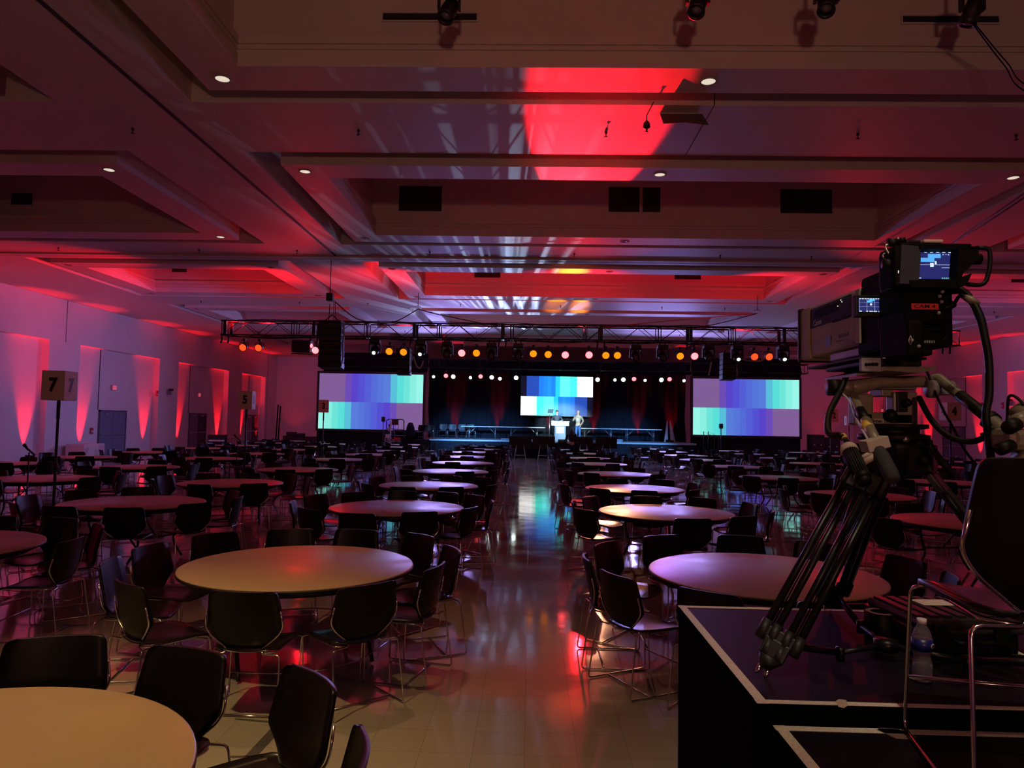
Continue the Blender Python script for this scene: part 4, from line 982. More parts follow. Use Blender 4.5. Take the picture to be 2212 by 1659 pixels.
sign(700, 864, 891, 27.0, '3', 'box sign with number 3 before the left screen corner', math.radians(13))
sign(2052, 870, 908.5, 18.9, '4', 'box sign with number 4 on a pole behind the camera rig', math.radians(2.6), True)
sign(1794, 884, 912, 26.0, '2', 'box sign with number 2 on a pole right of the right screen', math.radians(20), True)
sign(1834, 899, 918.5, 37.5, '1', 'small pale box sign with number 1 far right', math.radians(-5), True)
# floor microphone stands in the seating
for px, py, y, base_px, lb in ((62, 968, 12.0, 62, 'near black microphone on a straight stand at the left edge'), (512, 940, 20.0, 512, 'far black microphone on a stand near the leftmost mid hall box sign')):
    a = at(px+1, py+9, y=y)
    r = thing('microphone_stand', lb, 'microphone', (a.x, y, 0))
    MB().lathe([(.14, 0), (.14, .02), (.015, .03)], 16).cyl((0, 0, .02), (0, 0, a.z), .012, seg=8).build('stand', M_black, r)
    MB().tube([(.10, 0, a.z-.05), (-.02, 0, a.z+.05)], [.018, .016], 8).build('clip', M_black, r)
    MB().tube([(-.02, 0, a.z+.04), (-.07, 0, a.z+.1)], [.017, .022], 10).ell((-.085, 0, a.z+.115), (.03, .03, .03)).build('microphone_head', M_black, r)
# ------------------------------------------------------------------ camera riser
RZ1, RZ2, RX = 1.05, .986, .729
def P(px, py, D): return at(px, py, y=D)
class WB(MB):   # world-coordinate builder, re-based on its thing
    def put(s, name, m, parent):
        return s.build(name, m, parent, loc=Matrix.Rotation(-parent.rotation_euler.z, 3, 'Z') @ (-Vector(parent.location)))
def pbox(m, px0, py0, px1, py1, D, dep, bev=.004):
    a = P(px0, py0, D); b = P(px1, py1, D)
    return m.box((min(a.x, b.x), D, min(a.z, b.z)), (max(a.x, b.x), D+dep, max(a.z, b.z)), None, bev)
def riser(name, x0, x1, y0, y1, z, label, tapes):
    r = thing(name, label, 'riser', (x0, y0, 0), 0, 'platform risers under the camera')
    w_, d_ = x1-x0, y1-y0
    MB().box((0, 0, z-.06), (w_, d_, z-.001), bev=.003).build('deck_edge', M_skirt, r)
    MB().box((.004, .004, z-.003), (w_-.004, d_-.004, z)).build('deck', M_deck, r)
    MB().box((.004, .004, 0), (w_-.004, d_-.004, z-.06)).build('skirt', M_skirt, r)
    t = .036
    if 'n' in tapes: MB().box((0, .004, z+.0003), (w_, .004+t*.8, z+.0015)).build('edge_tape', M_tape, r)
    if 'f' in tapes: MB().box((0, d_-t, z+.0003), (w_, d_-.002, z+.0015)).build('edge_tape', M_tape, r)
    if 'l' in tapes: MB().box((.002, .0, z+.0008), (t, d_, z+.002)).build('edge_tape', M_tape, r)
    if 'r' in tapes: MB().box((w_-t*.8, .0, z+.0008), (w_-.002, d_, z+.002)).build('edge_tape', M_tape, r)
    return r
riser('stage_riser', RX, RX+1.22, 2.33, 3.55, RZ1, 'black upper platform with white edge tape carrying the tripod', 'nflr')
riser('stage_riser', RX+1.225, RX+2.44, 2.33, 3.55, RZ1, 'black platform beside the taped one at the right edge', 'n')
riser('stage_riser', .775, 2.0, 1.1, 2.325, RZ2, 'black lower platform with white edge tape under the front chair', 'fl')
riser('stage_riser', 2.005, 3.2, 1.1, 2.325, RZ2, 'black lower platform at the extreme right behind the front chair', 'f')
a = at(1820, 1521, y=2.326)
o = MB().add([(-.02, 0, .008), (-.01, 0, .014), (.012, 0, .012), (.018, 0, -.003), (.005, 0, -.012), (-.012, 0, -.009)], [(0, 1, 2, 3, 4, 5)]).add([(-.02, .003, .008), (-.01, .003, .014), (.012, .003, .012), (.018, .003, -.003), (.005, .003, -.012), (-.012, .003, -.009)], [(5, 4, 3, 2, 1, 0)]).build('tape_scrap', M_tape, None, a); tag(o, 'torn scrap of pale tape on the riser front edge', 'tape')
a = at(1936, 1584, z=RZ2)
o = MB().prism([(-.05, .02), (-.03, .035), (.02, .03), (.05, -.02), (.03, -.045), (-.02, -.04)], .0012).build('tape_scrap', mat('brown_tape', (.22, .13, .1), .5), None, (a.x, a.y, RZ2+.0003)); tag(o, 'brown tape patch under the front chair leg', 'tape')
# chair shadow painted as dark strips on the floor by the lower left table
p = [at(x, y, z=0) for x, y in ((541, 1635), (608, 1562), (508, 1553), (497, 1635), (498, 1558))]
m = MB()
def strip(a, b, w_):
    d = (b-a).normalized(); n = Vector((-d.y, d.x, 0))*w_/2
    m.add([a-n+Vector((0, 0, .0012)), a+n+Vector((0, 0, .0012)), b+n+Vector((0, 0, .0012)), b-n+Vector((0, 0, .0012))], [(0, 1, 2, 3)])
strip(p[0], p[1], .07); strip(p[1], p[2], .025); strip(p[0], p[3], .025)
o = m.build('floor_shadow', mat('floor_shadow_grey', (.07, .065, .06), .6)); tag(o, 'dark grey painted chair shadow outline on the floor beside the yellow lit table', 'tape')
# ------------------------------------------------------------------ tripod
TC = Vector((1.39, 2.79, 0)); F1 = at(1641, 1463, z=RZ1); F2 = at(1787, 1318, z=RZ1); F3 = Vector((1.905, 2.42, RZ1))
tr = thing('tripod', 'heavy black camera tripod with paired tube legs on the taped riser', 'tripod', (TC.x, TC.y, RZ1))
M_tube = mat('tripod_tube', (.006, .006, .007), .35, .0, spec=.35)
bowl = Vector((TC.x, TC.y, 1.80))
for foot, side in ((F1, Vector((.93, -.36, 0))), (F2, Vector((1, .1, 0))), (F3, Vector((.6, .8, 0)))):
    top = bowl+(Vector((foot.x, foot.y, 0))-Vector((TC.x, TC.y, 0))).normalized()*.07+Vector((0, 0, .03))
    d = (top-foot); ln = d.length; d.normalize(); side = (side-d*side.dot(d)).normalized(); fr = side.cross(d).normalized()
    m = WB()
    for k, (o_, r_) in enumerate(((-.062, .0135), (-.024, .0125), (.022, .0125), (.060, .0135))):
        m.tube([foot+d*.13+side*o_, foot+d*(ln-(.05 if k in (0, 3) else .12))+side*o_*.9], r_, 12)
    for o_ in (-.043, .041): m.tube([foot+d*.13+side*o_, foot+d*(ln-.1)+side*o_*.9], .003, 6)
    leg = m.put('leg', M_tube, tr)
    m = WB()
    for o_ in (-.062, -.024, .022, .060): m.cyl(foot+d*.12+side*o_, foot+d*.19+side*o_, .0195, seg=14)
    for o_ in (-.024, .022): m.cyl(foot+d*.07+side*o_, foot+d*.13+side*o_, .022, .02, seg=14)
    m.tube([foot+d*.035, foot+d*.075], [.018, .044], 12)
    MM = Matrix.Translation(foot) @ Matrix((side, fr, d)).transposed().to_4x4()
    m.box((-.072, -.012, .125), (.072, .012, .175), MM, .005).box((-.045, -.018, .075), (.045, .018, .14), MM, .006).box((-.075, -.012, ln-.17), (.075, .012, ln-.09), MM, .005)
    m.put('leg_clamp', M_black, tr)
    m = WB()
    for o_ in (-.016, .014): m.tube([foot+side*o_+d*.004, foot+d*.016+side*o_, foot+d*.04+side*o_], [.001, .009, .0095], 10)
    m.put('spike', M_chrome, tr)
m = WB(); cen = Vector((1.36, 2.80, RZ1+.055))
for foot in (F1, F2, F3):
    a = foot.lerp(bowl, .14); mid = a.lerp(cen, .55); mid.z = min(a.z, cen.z)-.005
    m.tube([a, mid], .013, 8); m.tube([mid, cen], .010, 8); m.cyl(mid+Vector((0, 0, -.03)), mid+Vector((0, 0, .02)), .016, seg=10)
m.lathe([(.001, -.02), (.04, -.02), (.045, .02), (.001, .025)], 14, Matrix.Translation(cen)); m.put('spreader', M_tube, tr)
m = WB()
m.lathe([(.001, 1.74), (.05, 1.745), (.085, 1.80), (.10, 1.85), (.10, 1.875), (.001, 1.88)], 24, Matrix.Translation((TC.x, TC.y, 0)))
for foot in (F1, F2, F3):
    u = (Vector((foot.x, foot.y, 0))-Vector((TC.x, TC.y, 0))).normalized(); n = Vector((-u.y, u.x, 0))
    MM = Matrix.Translation(Vector((TC.x, TC.y, 1.82))+u*.10) @ Matrix((n, u, Vector((0, 0, 1)))).transposed().to_4x4()
    m.box((-.075, -.05, -.06), (.075, .04, .045), MM, .012); m.cyl(MM @ Vector((-.085, .01, -.01)), MM @ Vector((.085, .01, -.01)), .02, seg=12)
m.put('bowl', M_rub, tr)
m = WB(); b_ = P(1959, 949, 2.66); m.cyl(b_, b_+Vector((0, .02, 0)), .011, seg=14); m.put('pivot_bolt', M_steel, tr)
m = WB(); m.box((P(1970, 985, 2.72).x, 2.70, P(1970, 985, 2.72).z), (P(2010, 955, 2.72).x, 2.74, P(2010, 950, 2.72).z), None, .006)
q0, q1 = P(2008, 962, 2.6), P(2060, 1030, 2.55); m.tube([q0, q1], .012, 8); m.put('leg_lock', M_rub, tr)
# fluid head --------------------------------------------------------
hd = thing('fluid_head', 'beige fluid pan head with a see-through window atop the tripod', 'camera head', (TC.x, TC.y, 1.88))
m = WB(); m.lathe([(.001, 1.88), (.125, 1.88), (.125, 1.90), (.09, 1.905), (.09, 1.92), (.12, 1.925), (.12, 1.94), (.001, 1.94)], 28, Matrix.Translation((TC.x, TC.y, 0))); m.put('pan_base', M_rub, hd)
D = 2.74; m = WB()
pbox(m, 1846, 850, 1888, 919, D, .06, .008); pbox(m, 1930, 846, 1984, 919, D, .06, .008); pbox(m, 1860, 890, 1975, 919, D, .06, .008); pbox(m, 1850, 826, 1982, 842, D, .07, .008)
pbox(m, 1905, 838, 1930, 856, D+.02, .1, .004)
m.put('side_housing', M_beige, hd)
m = WB(); pbox(m, 1938, 846, 1962, 890, D-.01, .03, .004); m.cyl(P(1924, 897, D-.02), P(1924, 897, D+.0), .024, seg=16); m.cyl(P(1960, 870, D-.035), P(1960, 870, D), .016, seg=14); pbox(m, 1924, 907, 1936, 914, D-.006, .01, .001); m.put('control_knob', M_rub, hd)
n_ = WB(); pbox(n_, 1876, 904, 1909, 914.5, D-.003, .004, .0005); lab = n_.put('name_plate', M_beige2, hd)
p = P(1892.5, 909.5, D-.004)
text('Vinten', .019, M_ink, hd, p-Vector(hd.location), (PI/2, 0, 0), 'maker_name', .0004, sx=.95, bold=.0006)
m = WB(); m.tube([P(1818, 838, 2.74), P(1850, 836, 2.74), P(1900, 826, 2.74), P(1990, 824, 2.74), P(2035, 834, 2.74)], [.028, .03, .022, .022, .022], 12)
m.cyl(P(1815, 838, 2.74), P(1838, 838, 2.74), .03, seg=20); m.put('tilt_arm', M_beige, hd)
m = WB(); m.cyl(P(1789, 837, 2.74), P(1814, 837, 2.74), .031, .031, seg=20); m.put('end_knob', M_rub, hd)
m = WB(); m.cyl(P(2004, 840, 2.70), P(2022, 840, 2.70), .033, seg=20); m.box((P(2030, 850, 2.72).x, 2.72, P(2030, 852, 2.72).z), (P(2066, 850, 2.72).x, 2.80, P(2066, 823, 2.72).z), None, .01); m.put('end_knob', M_gray, hd)
m = WB(); a0 = P(1850, 806, 2.62); a1 = P(2022, 796, 2.62)
for (pa, pb, pc, pd), zt in (((P(1850, 809, 2.6), P(1916, 791, 2.6), P(2022, 793, 2.6), P(2018, 800, 2.6)), 0),):
    vs = [P(1850, 812, 2.6), P(1914, 800, 2.6), P(1985, 806, 2.6), P(2022, 799, 2.6), P(2022, 792, 2.6), P(1916, 790, 2.6), P(1850, 806, 2.6)]
    n = len(vs); V = vs+[v+Vector((0, .28, 0)) for v in vs]
    m.add(V, [tuple(range(n)), tuple(range(2*n-1, n-1, -1))]+[(i, i+n, (i+1) % n+n, (i+1) % n) for i in range(n)])
m.put('top_plate', M_beige, hd)
m = WB(); pbox(m, 1868, 776, 1992, 791, 2.58, .34, .006); pbox(m, 1860, 769, 2003, 777, 2.56, .5, .004); m.put('slide_plate', M_rub, hd)
m = WB(); m.add([], []); pbox(m, 1861, 771, 1904, 803, 2.56, .02, .003); m.put('side_panel', M_gray, hd)
m = WB()
for q in range(4): m.cyl(P(1872+q*7.2, 787, 2.555), P(1872+q*7.2, 787, 2.56), .006, seg=10)
m.put('screw_head', M_rub, hd)
# pan bars -----------------------------------------------------------
pb = thing('pan_bar', 'left beige pan bar with black grip and ribbed zoom handle', 'handle', P(1822, 846, 2.72))
m = WB(); m.tube(smooth([P(1822, 848, 2.72), P(1842, 856, 2.68), P(1852, 874, 2.6), P(1858, 888, 2.56)], 5), .0155, 12); m.put('tube', M_beige, pb); m = WB(); m.tube([P(1870, 908, 2.5), P(1896, 962, 2.36)], .0175, 12); m.put('lower_tube', M_beige, pb)
m = WB(); m.tube([P(1857, 886, 2.56), P(1872, 912, 2.5)], .018, 12); m.put('sleeve', M_rub, pb)
m = WB(); m.tube([P(1869, 917, 2.48), P(1878, 926, 2.45)], .0185, 12); m.put('yellow_band', mat('yellow_band', (.55, .38, .05), .5), pb)
m = WB(); c_ = P(1889, 959, 2.36); MM = Matrix.Translation(c_) @ Euler((0, -.33, 0)).to_matrix().to_4x4()
MM = Matrix.Translation(c_) @ Euler((0, -.28, 0)).to_matrix().to_4x4()
m.box((-.036, -.03, -.019), (.036, .03, .019), MM, .003); m.tube([P(1862, 1000, 2.34), P(1880, 990, 2.34), P(1895, 980, 2.34)], .012, 8).tube([P(1860, 990, 2.34), P(1882, 978, 2.34)], .008, 8); m.put('clamp', M_beige2, pb)
m = WB(); m.tube([P(1897, 972, 2.34), P(1905, 985, 2.32), P(1922, 1020, 2.26), P(1929, 1036, 2.24), P(1931, 1040, 2.235)], [.019, .023, .024, .021, .012], 14); m.put('grip', mat('foam_grip', (.02, .02, .022), .85), pb)
zc = thing('zoom_control', 'black ribbed zoom handle with beige collar beside the left pan bar', 'controller', P(1832, 965, 2.34))
m = WB(); za, zb_ = P(1836, 975, 2.34), P(1862, 1028, 2.26); dd = (zb_-za).normalized(); s1 = dd.cross(Vector((0, 1, 0))).normalized(); s2 = dd.cross(s1)
for q in range(20):
    an = q*PI/10; of = (s1*math.cos(an)+s2*math.sin(an))*.0225; m.tube([za+of, zb_+of], .0036, 6)
m.tube([za, zb_], .021, 16); m.tube([zb_, zb_+dd*.012], [.0255, .024], 20); m.tube([zb_+dd*.012, zb_+dd*.028], [.019, .021], 20); m.put('ribbed_grip', M_rub, zc)
m = WB(); m.tube([za-dd*.022, za-dd*.012, za+dd*.004], [.022, .027, .027], 24); m.put('collar', M_beige2, zc)
m = WB(); m.tube([P(1824, 948, 2.4), P(1829, 958, 2.38), za-dd*.02], [.008, .011, .017], 12); m.put('strain_relief', M_rub, zc)
m = WB(); m.tube([P(1819, 940, 2.41), P(1825, 947, 2.4)], .011, 10); m.put('yellow_band', mat('yellow_band', (.55, .38, .05), .5), zc)
pr = thing('pan_bar', 'right beige pan bar with black sleeve reaching to the right edge', 'handle', P(2020, 822, 2.72))
m = WB(); m.tube(smooth([P(2015, 820, 2.72), P(2028, 818, 2.70), P(2042, 828, 2.66), P(2078, 858, 2.56)], 5), .019, 14); m.put('tube', M_beige, pr); m = WB(); m.tube(smooth([P(2140, 905, 2.4), P(2160, 925, 2.36), P(2185, 945, 2.3)], 5), .022, 14); m.put('end_tube', M_beige, pr)
m = WB(); m.tube([P(2074, 854, 2.57), P(2142, 908, 2.4)], .0195, 14); m.tube([P(2136, 903, 2.41), P(2146, 911, 2.39)], .028, 16); m.put('sleeve', M_rub, pr)
m = WB(); m.tube([P(2138, 918, 2.38), P(2146, 936, 2.36)], .014, 10); m.cyl(P(2122, 912, 2.37), P(2130, 918, 2.37), .012, seg=10); m.tube([P(2118, 938, 2.37), P(2142, 931, 2.37)], .004, 6); m.put('lock_lever', M_rub, pr)
fc = thing('focus_control', 'beige focus control with black knobs at the right edge', 'controller', P(2190, 940, 2.28))
m = WB(); m.tube([P(2196, 900, 2.26), P(2232, 880, 2.26)], [.03, .035], 16); m.tube([P(2190, 915, 2.24), P(2218, 900, 2.24)], .024, 16); pbox(m, 2180, 925, 2240, 975, 2.22, .1, .02); m.tube([P(2205, 975, 2.25), P(2250, 1005, 2.25)], .04, 14); m.put('body', M_beige, fc)
m = WB(); m.cyl(P(2178, 924, 2.2), P(2194, 916, 2.22), .0215, seg=16); m.cyl(P(2160, 971, 2.2), P(2184, 962, 2.22), .019, seg=16); m.put('knob', M_rub, fc)
# ------------------------------------------------------------------ broadcast camera
bc = thing('broadcast_camera', 'large black studio video camera with beige box lens on the tripod', 'video camera', (1.39, 2.78, 2.19))
lx0, lx1, ly0, ly1, lz0, lz1 = 1.285, 1.535, 2.82, 3.44, 2.245, 2.475
m = WB(); m.box((lx0, ly0, lz0), (lx1, ly1-.1, lz1), None, .012).box((lx0-.006, ly1-.12, lz0-.008), (lx1+.006, ly1, lz1+.006), None, .018)
m.box((lx0-.004, ly0-.0, lz0+.015), (lx0+.02, ly0+.075, lz1-.01), None, .008); lens = m.put('box_lens', M_beige2, bc)
m = WB(); m.box((lx0-.012, ly1-.012, lz0-.014), (lx1+.012, ly1+.02, lz1+.012), None, .012); m.put('lens_hood_rim', M_rub, bc)
m = WB(); m.box((lx0-.002, ly0+.08, 2.375), (lx0+.004, ly1-.12, 2.462), None, .0); m.put('side_stripe', mat('violet_panel', (.045, .03, .06), .7, spec=.15), bc)
m = WB(); m.box((lx0-.004, ly0+.2, 2.415), (lx0+.0, ly1-.17, 2.45)).box((lx0-.004, ly0+.082, 2.37), (lx0, ly0+.26, 2.379)); m.put('side_window', M_cam, bc)
m = WB()
for yy, zz in ((ly0+.17, 2.452), (ly0+.16, 2.443), (ly0+.20, 2.432)): m.box((lx0-.005, yy-.0015, zz-.0015), (lx0-.003, yy+.0015, zz+.0015))
m.put('indicator', glow('led_white', (1, 1, .8, 1), 2.0), bc)
Lr = (PI/2, 0, -PI/2)
text('Canon', .036, mat('letter_light', (.7, .62, .58), .6), bc, Vector((lx0-.003, ly1-.205, 2.393))-Vector(bc.location), Lr, 'maker_name', .0004, sx=.95)
text('DIGI SUPER', .023, mat('letter_dark', (.10, .07, .1), .5), bc, Vector((lx0-.001, ly0+.155, 2.303))-Vector(bc.location), Lr, 'lettering', .0006, sx=.85, bold=.0004)
text('BROADCAST ZOOM LENS', .006, mat('letter_dark', (.10, .07, .1), .5), bc, Vector((lx0-.001, ly0+.19, 2.284))-Vector(bc.location), Lr, 'lettering', .0004)
m = WB(); m.box((lx0-.002, ly0+.28, 2.272), (lx0+.001, ly0+.335, 2.318)); m.put('blue_square', mat('blue_square', (.06, .07, .14), .5), bc)
m = WB(); m.box((lx0+.02, ly0+.0, 2.21), (lx1-.02, ly0+.34, 2.247), None, .006).box((lx0+.03, ly0+.1, 2.19), (lx1-.05, ly0+.2, 2.215)); m.put('lens_support', M_beige, bc)
# body
m = WB()
m.box((1.278, 2.48, 2.205), (1.445, 2.84, 2.47), None, .015).box((1.30, 2.6, 2.45), (1.42, 2.86, 2.515), None, .02).box((1.276, 2.60, 2.33), (1.46, 2.86, 2.47), None, .02)
pbox(m, 1955, 610, 2042, 700, 2.42, .2, .012); pbox(m, 1962, 690, 1995, 770, 2.40, .2, .012); pbox(m, 1985, 640, 2046, 716, 2.45, .2, .012); pbox(m, 1992, 700, 2016, 768, 2.45, .2, .008)
m.put('body', M_cam, bc)
m = WB(); m.box((1.27, 2.80, 2.25), (1.30, 2.835, 2.465), None, .004); m.put('side_cheek', M_beige2, bc)
rnd2 = random.Random(3); m = WB()
for q in range(16): c_ = P(1948+rnd2.uniform(-62, 70), 660+rnd2.uniform(-30, 100), 2.437); pass
for cx_, cy_ in ((2030, 640), (2034, 652), (2028, 676), (2036, 630), (1970, 735), (1985, 748)): m.cyl(P(cx_, cy_, 2.396), P(cx_, cy_, 2.422), .006, seg=10)
for q in range(5): pbox(m, 1997+q*5, 735, 2000+q*5, 741, 2.44, .02, .001)
m.put('connector', M_gray, bc)
m = WB(); pbox(m, 1969, 655, 2028, 669, 2.414, .004, .0005); m.put('red_tape', mat('red_tape', (.62, .02, .015), .5), bc)
text('CAM 4', .018, M_ink, bc, P(1998, 662, 2.4125)-Vector(bc.location), (PI/2, 0, 0), 'lettering', .0004, sx=1.35, bold=.0002)
m = WB(); m.tube([P(1966, 745, 2.39), P(1963, 735, 2.39), P(1967, 725, 2.39), P(1971, 735, 2.39), P(1967, 746, 2.39)], .0016, 6); m.put('strap_ring', M_steel, bc)
m = WB(); pbox(m, 1907, 772.5, 1919, 774.5, 2.557, .003, 0); pbox(m, 1931, 772.5, 1935, 774.5, 2.557, .003, 0); m.put('label_mark', M_white, bc)
# small monitor at the side
def ui_screen(name, px0, py0, px1, py1, D, parent, grid):
    a = P(px0, py0, D); b = P(px1, py1, D); W_ = b.x-a.x; H_ = a.z-b.z; c_ = Vector(((a.x+b.x)/2, D, (a.z+b.z)/2))
    off = c_-Vector(parent.location)
    sc_ = MB().box((-W_/2, 0, -H_/2), (W_/2, .002, H_/2)).build('display', glow(name+'_dark', (.012, .02, .14, 1), 1.0), parent, off)
    def el(nm, rects, col, s_):
        m = MB()
        for (u0, v0, u1, v1) in rects: m.box((-W_/2+u0*W_, -.001, -H_/2+v0*H_), (-W_/2+u1*W_, 0, -H_/2+v1*H_))
        return m.build(nm, glow(nm+name, col, s_), sc_)
    if grid:
        g = [(0, .38-.012, 1, .38+.0), (0, .7-.012, 1, .7)]+[(x-.006, .05, x+.006, .95) for x in (.03, .33, .65, .96)]
        el('frame_line', g, (.45, .6, 1, 1), .6); el('picture_patch', [(.34, .68, .55, .83), (.42, .8, .65, .93)], (.12, .55, 1, 1), 1.0)
        el('readout', [(.02+k*.11, .93, .02+k*.11+.075, 1.0) for k in range(9)]+[(.02, .0, .12, .07), (.3, .0, .37, .07), (.43, .0, .57, .07), (.6, .0, .74, .07), (.8, 0, .95, .06), (.46, .48, .54, .62)], (.7, .85, 1, 1), 1.0)
    else:
        el('picture_patch', [(.3, .74, .6, .88), (.13, .6, .45, .74)], (.1, .45, .95, 1), 1.0)
        el('frame_line', [(.0, .49, .9, .505), (.62, .39, .95, .405)], (.6, .65, .9, 1), .8)
        rr = random.Random(9)
        el('readout', [(.06+k*.145, .93, .06+k*.145+.07, .99) for k in range(7)]+[(.35, .42, .43, .56), (.46, .52, .5, .62)]+[(u, .85+rr.uniform(-.01, .01), u+.018, .875) for u in (.08, .55, .65, .72, .78, .85, .95)]+[(rr.uniform(.05, .95), v, 0, 0) for v in ()]+[(.0, .01, .13, .035)], (.75, .9, 1, 1), 1.0)
        el('level_bar', [(.62+k*.05, .0, .62+k*.05+.03, .05) for k in range(7)], (.15, .5, .5, 1), .8)
sm = thing('side_monitor', 'small square monitor with white grid lines on the camera side', 'monitor', P(1881, 684, 2.6))
m = WB(); pbox(m, 1848, 637, 1914, 685, 2.602, .03, .004); pbox(m, 1890, 640, 1925, 670, 2.63, .05, .004); m.put('housing', M_rub, sm)
ui_screen('side', 1855, 644, 1908, 674, 2.6, sm, True)
# viewfinder
vf = thing('viewfinder', 'boxy black viewfinder with a lit picture and tubular handle on top', 'monitor', P(2000, 622, 2.42))
m = WB(); D = 2.36
vs = [P(1988, 535, D), P(2115, 534, D), P(2113, 556, D), P(2088, 614, D), P(2000, 622, D), P(1972, 618, D), P(1980, 560, D)]
def extr(m, vs, vec):
    n = len(vs); V = vs+[v+vec for v in vs]
    m.add(V, [tuple(range(n)), tuple(range(2*n-1, n-1, -1))]+[(i, i+n, (i+1) % n+n, (i+1) % n) for i in range(n)])
scr0, scr1 = P(1974, 540, D), P(2071, 604, D)
extr(m, [v+Vector((0, .05, 0)) for v in vs], Vector((0, .10, 0)))
# hood walls around the picture
def wallp(a, b, c, d): extr(m, [P(*a, D), P(*b, D), P(*c, D), P(*d, D)], Vector((0, .06, 0)))
wallp((1986, 531), (2116, 532), (2115, 538), (1988, 538)); wallp((2071, 536), (2116, 534), (2112, 560), (2066, 606)); wallp((2066, 604), (2100, 590), (2088, 616), (2060, 620)); wallp((1966, 605), (2068, 604), (2068, 622), (1966, 620))
pbox(m, 1932, 527, 1984, 618, 2.38, .12, .02); pbox(m, 1948, 524, 2100, 534, 2.40, .12, .006)
m.tube([P(2100, 560, D+.03), P(2117, 560, D+.03)], .018, 12)
m.put('housing', M_cam, vf)
m = WB(); extr(m, [P(1948, 528, D+.005), P(1990, 532, D+.005), P(1985, 615, D+.005), P(1944, 612, D+.005)], Vector((0, .03, 0))); m.put('hood_side', mat('hood_grey', (.03, .035, .05), .35), vf)
ui_screen('finder', 1977, 541, 2069, 603, D+.045, vf, False)
m = WB(); m.tube(roundp([P(2110, 535, D+.06), P(2138, 536, D+.06), P(2139, 575, D+.06), P(2128, 617, D+.06), P(2088, 614, D+.06)], .04, 5), .0075, 10); m.put('handle', M_rub, vf)
m = WB(); m.tube(roundp([P(1944, 516, 2.4), P(1937, 515, 2.4)], .01), .004, 6); m.tube(roundp([P(1936, 527, 2.42), P(1912, 530, 2.42), P(1914, 538, 2.42), P(1926, 556, 2.42), P(1932, 557, 2.42)], .01), .004, 8); m.tube(roundp([P(1925, 552, 2.44), P(1910, 548, 2.44), P(1906, 552, 2.44), P(1912, 560, 2.44)], .01), .0035, 8); m.put('wire_guard', M_steel, vf)
m = WB(); m.cyl(P(1918, 524, 2.42), P(1940, 524, 2.42), .014, seg=16); m.cyl(P(1907, 570, 2.42), P(1930, 570, 2.42), .017, seg=16); m.cyl(P(1944, 519, 2.42), P(1954, 518, 2.42), .009, seg=12); pbox(m, 1958, 518, 1990, 526, 2.42, .05, .008); pbox(m, 1924, 560, 1946, 625, 2.42, .08, .01); m.put('knob', M_rub, vf)
m = WB(); pbox(m, 1996, 516, 2039, 524, 2.40, .08, .008); m.put('top_block', mat('pale_block', (.55, .42, .38), .6), vf)
m = WB()
for q, (cx_, cy_) in enumerate(((1949, 564), (1947.5, 572), (1946, 579.5), (1944.5, 587))): pbox(m, cx_-3.6, cy_-3.2, cx_+3.6, cy_+3.2, 2.376, .004, .001)
m.put('lit_button', glow('button_white', (.75, .9, 1, 1), 1.0), vf)
m = WB()
for q, (cx_, cy_) in enumerate(((1949, 564), (1947.5, 572), (1946, 579.5), (1944.5, 587))): pbox(m, cx_-1.2, cy_-1.2, cx_+1.2, cy_+1.2, 2.374, .003, 0)
m.put('button_mark', M_ink, vf)
# cables round the camera
def pc(*q): return [P(*c) for c in q]
cable('camera_cable', pc((2042, 628, 2.5), (2066, 624, 2.46), (2092, 640, 2.4), (2116, 680, 2.36), (2128, 730, 2.34), (2136, 780, 2.34), (2137, 850, 2.34), (2130, 895, 2.34), (2137, 950, 2.34), (2142, 1010, 2.34)), .0125, 'thick black cable hanging from the viewfinder down past right pan bar', n=6)
cable('camera_cable', pc((2036, 640, 2.5), (2056, 632, 2.47), (2082, 634, 2.42), (2098, 655, 2.39), (2113, 690, 2.37)), .006, 'thin upper cable joining the thick cable right of the camera body')
cable('camera_cable', pc((2036, 668, 2.48), (2060, 656, 2.46), (2072, 640, 2.42), (2086, 636, 2.41)), [.013]*9+[.006]*16, 'black plug and cable looping right of the red tape')
o = WB(); t_ = thing('cable_tie', 'beige tie wrapped round the cables right of the viewfinder', 'tie', P(2092, 645, 2.39)); o.tube([P(2080, 640, 2.40), P(2098, 648, 2.375), P(2116, 656, 2.37)], [.008, .014, .006], 10); o.put('wrap', M_beige, t_)
cable('camera_cable', pc((1985, 858, 2.7), (1996, 880, 2.66), (2018, 915, 2.58), (2055, 945, 2.5), (2100, 954, 2.44), (2140, 938, 2.38), (2175, 922, 2.32), (2200, 915, 2.28)), .0105, 'thick black cable sagging between the pan head and focus control', n=6)
cable('camera_cable', pc((1836, 786, 2.75), (1828, 812, 2.72), (1812, 850, 2.68), (1792, 890, 2.6), (1787, 925, 2.5), (1796, 940, 2.46), (1812, 940, 2.42), (1822, 946, 2.4)), .0115, 'black cable dropping from lens down to the ribbed zoom handle', n=6)
cable('camera_cable', pc((1818, 849, 2.70), (1836, 868, 2.64), (1848, 900, 2.56), (1864, 930, 2.46), (1876, 952, 2.40), (1884, 975, 2.37)), .004, 'thin glossy lilac cable running down along the left pan bar', mat('lilac_cable', (.45, .4, .5), .3), n=5)
cable('camera_cable', pc((2001, 800, 2.72), (2022, 852, 2.66), (2040, 890, 2.6), (2060, 926, 2.55), (2086, 975, 2.5), (2110, 1004, 2.46)), .0045, 'thin black cable slanting down right behind the right pan bar')
cable('camera_cable', pc((2174, 940, 2.3), (2176, 900, 2.3), (2178, 862, 2.28), (2186, 854, 2.26), (2200, 862, 2.25), (2212, 876, 2.24)), .0045, 'short thin cable arching over the focus control')
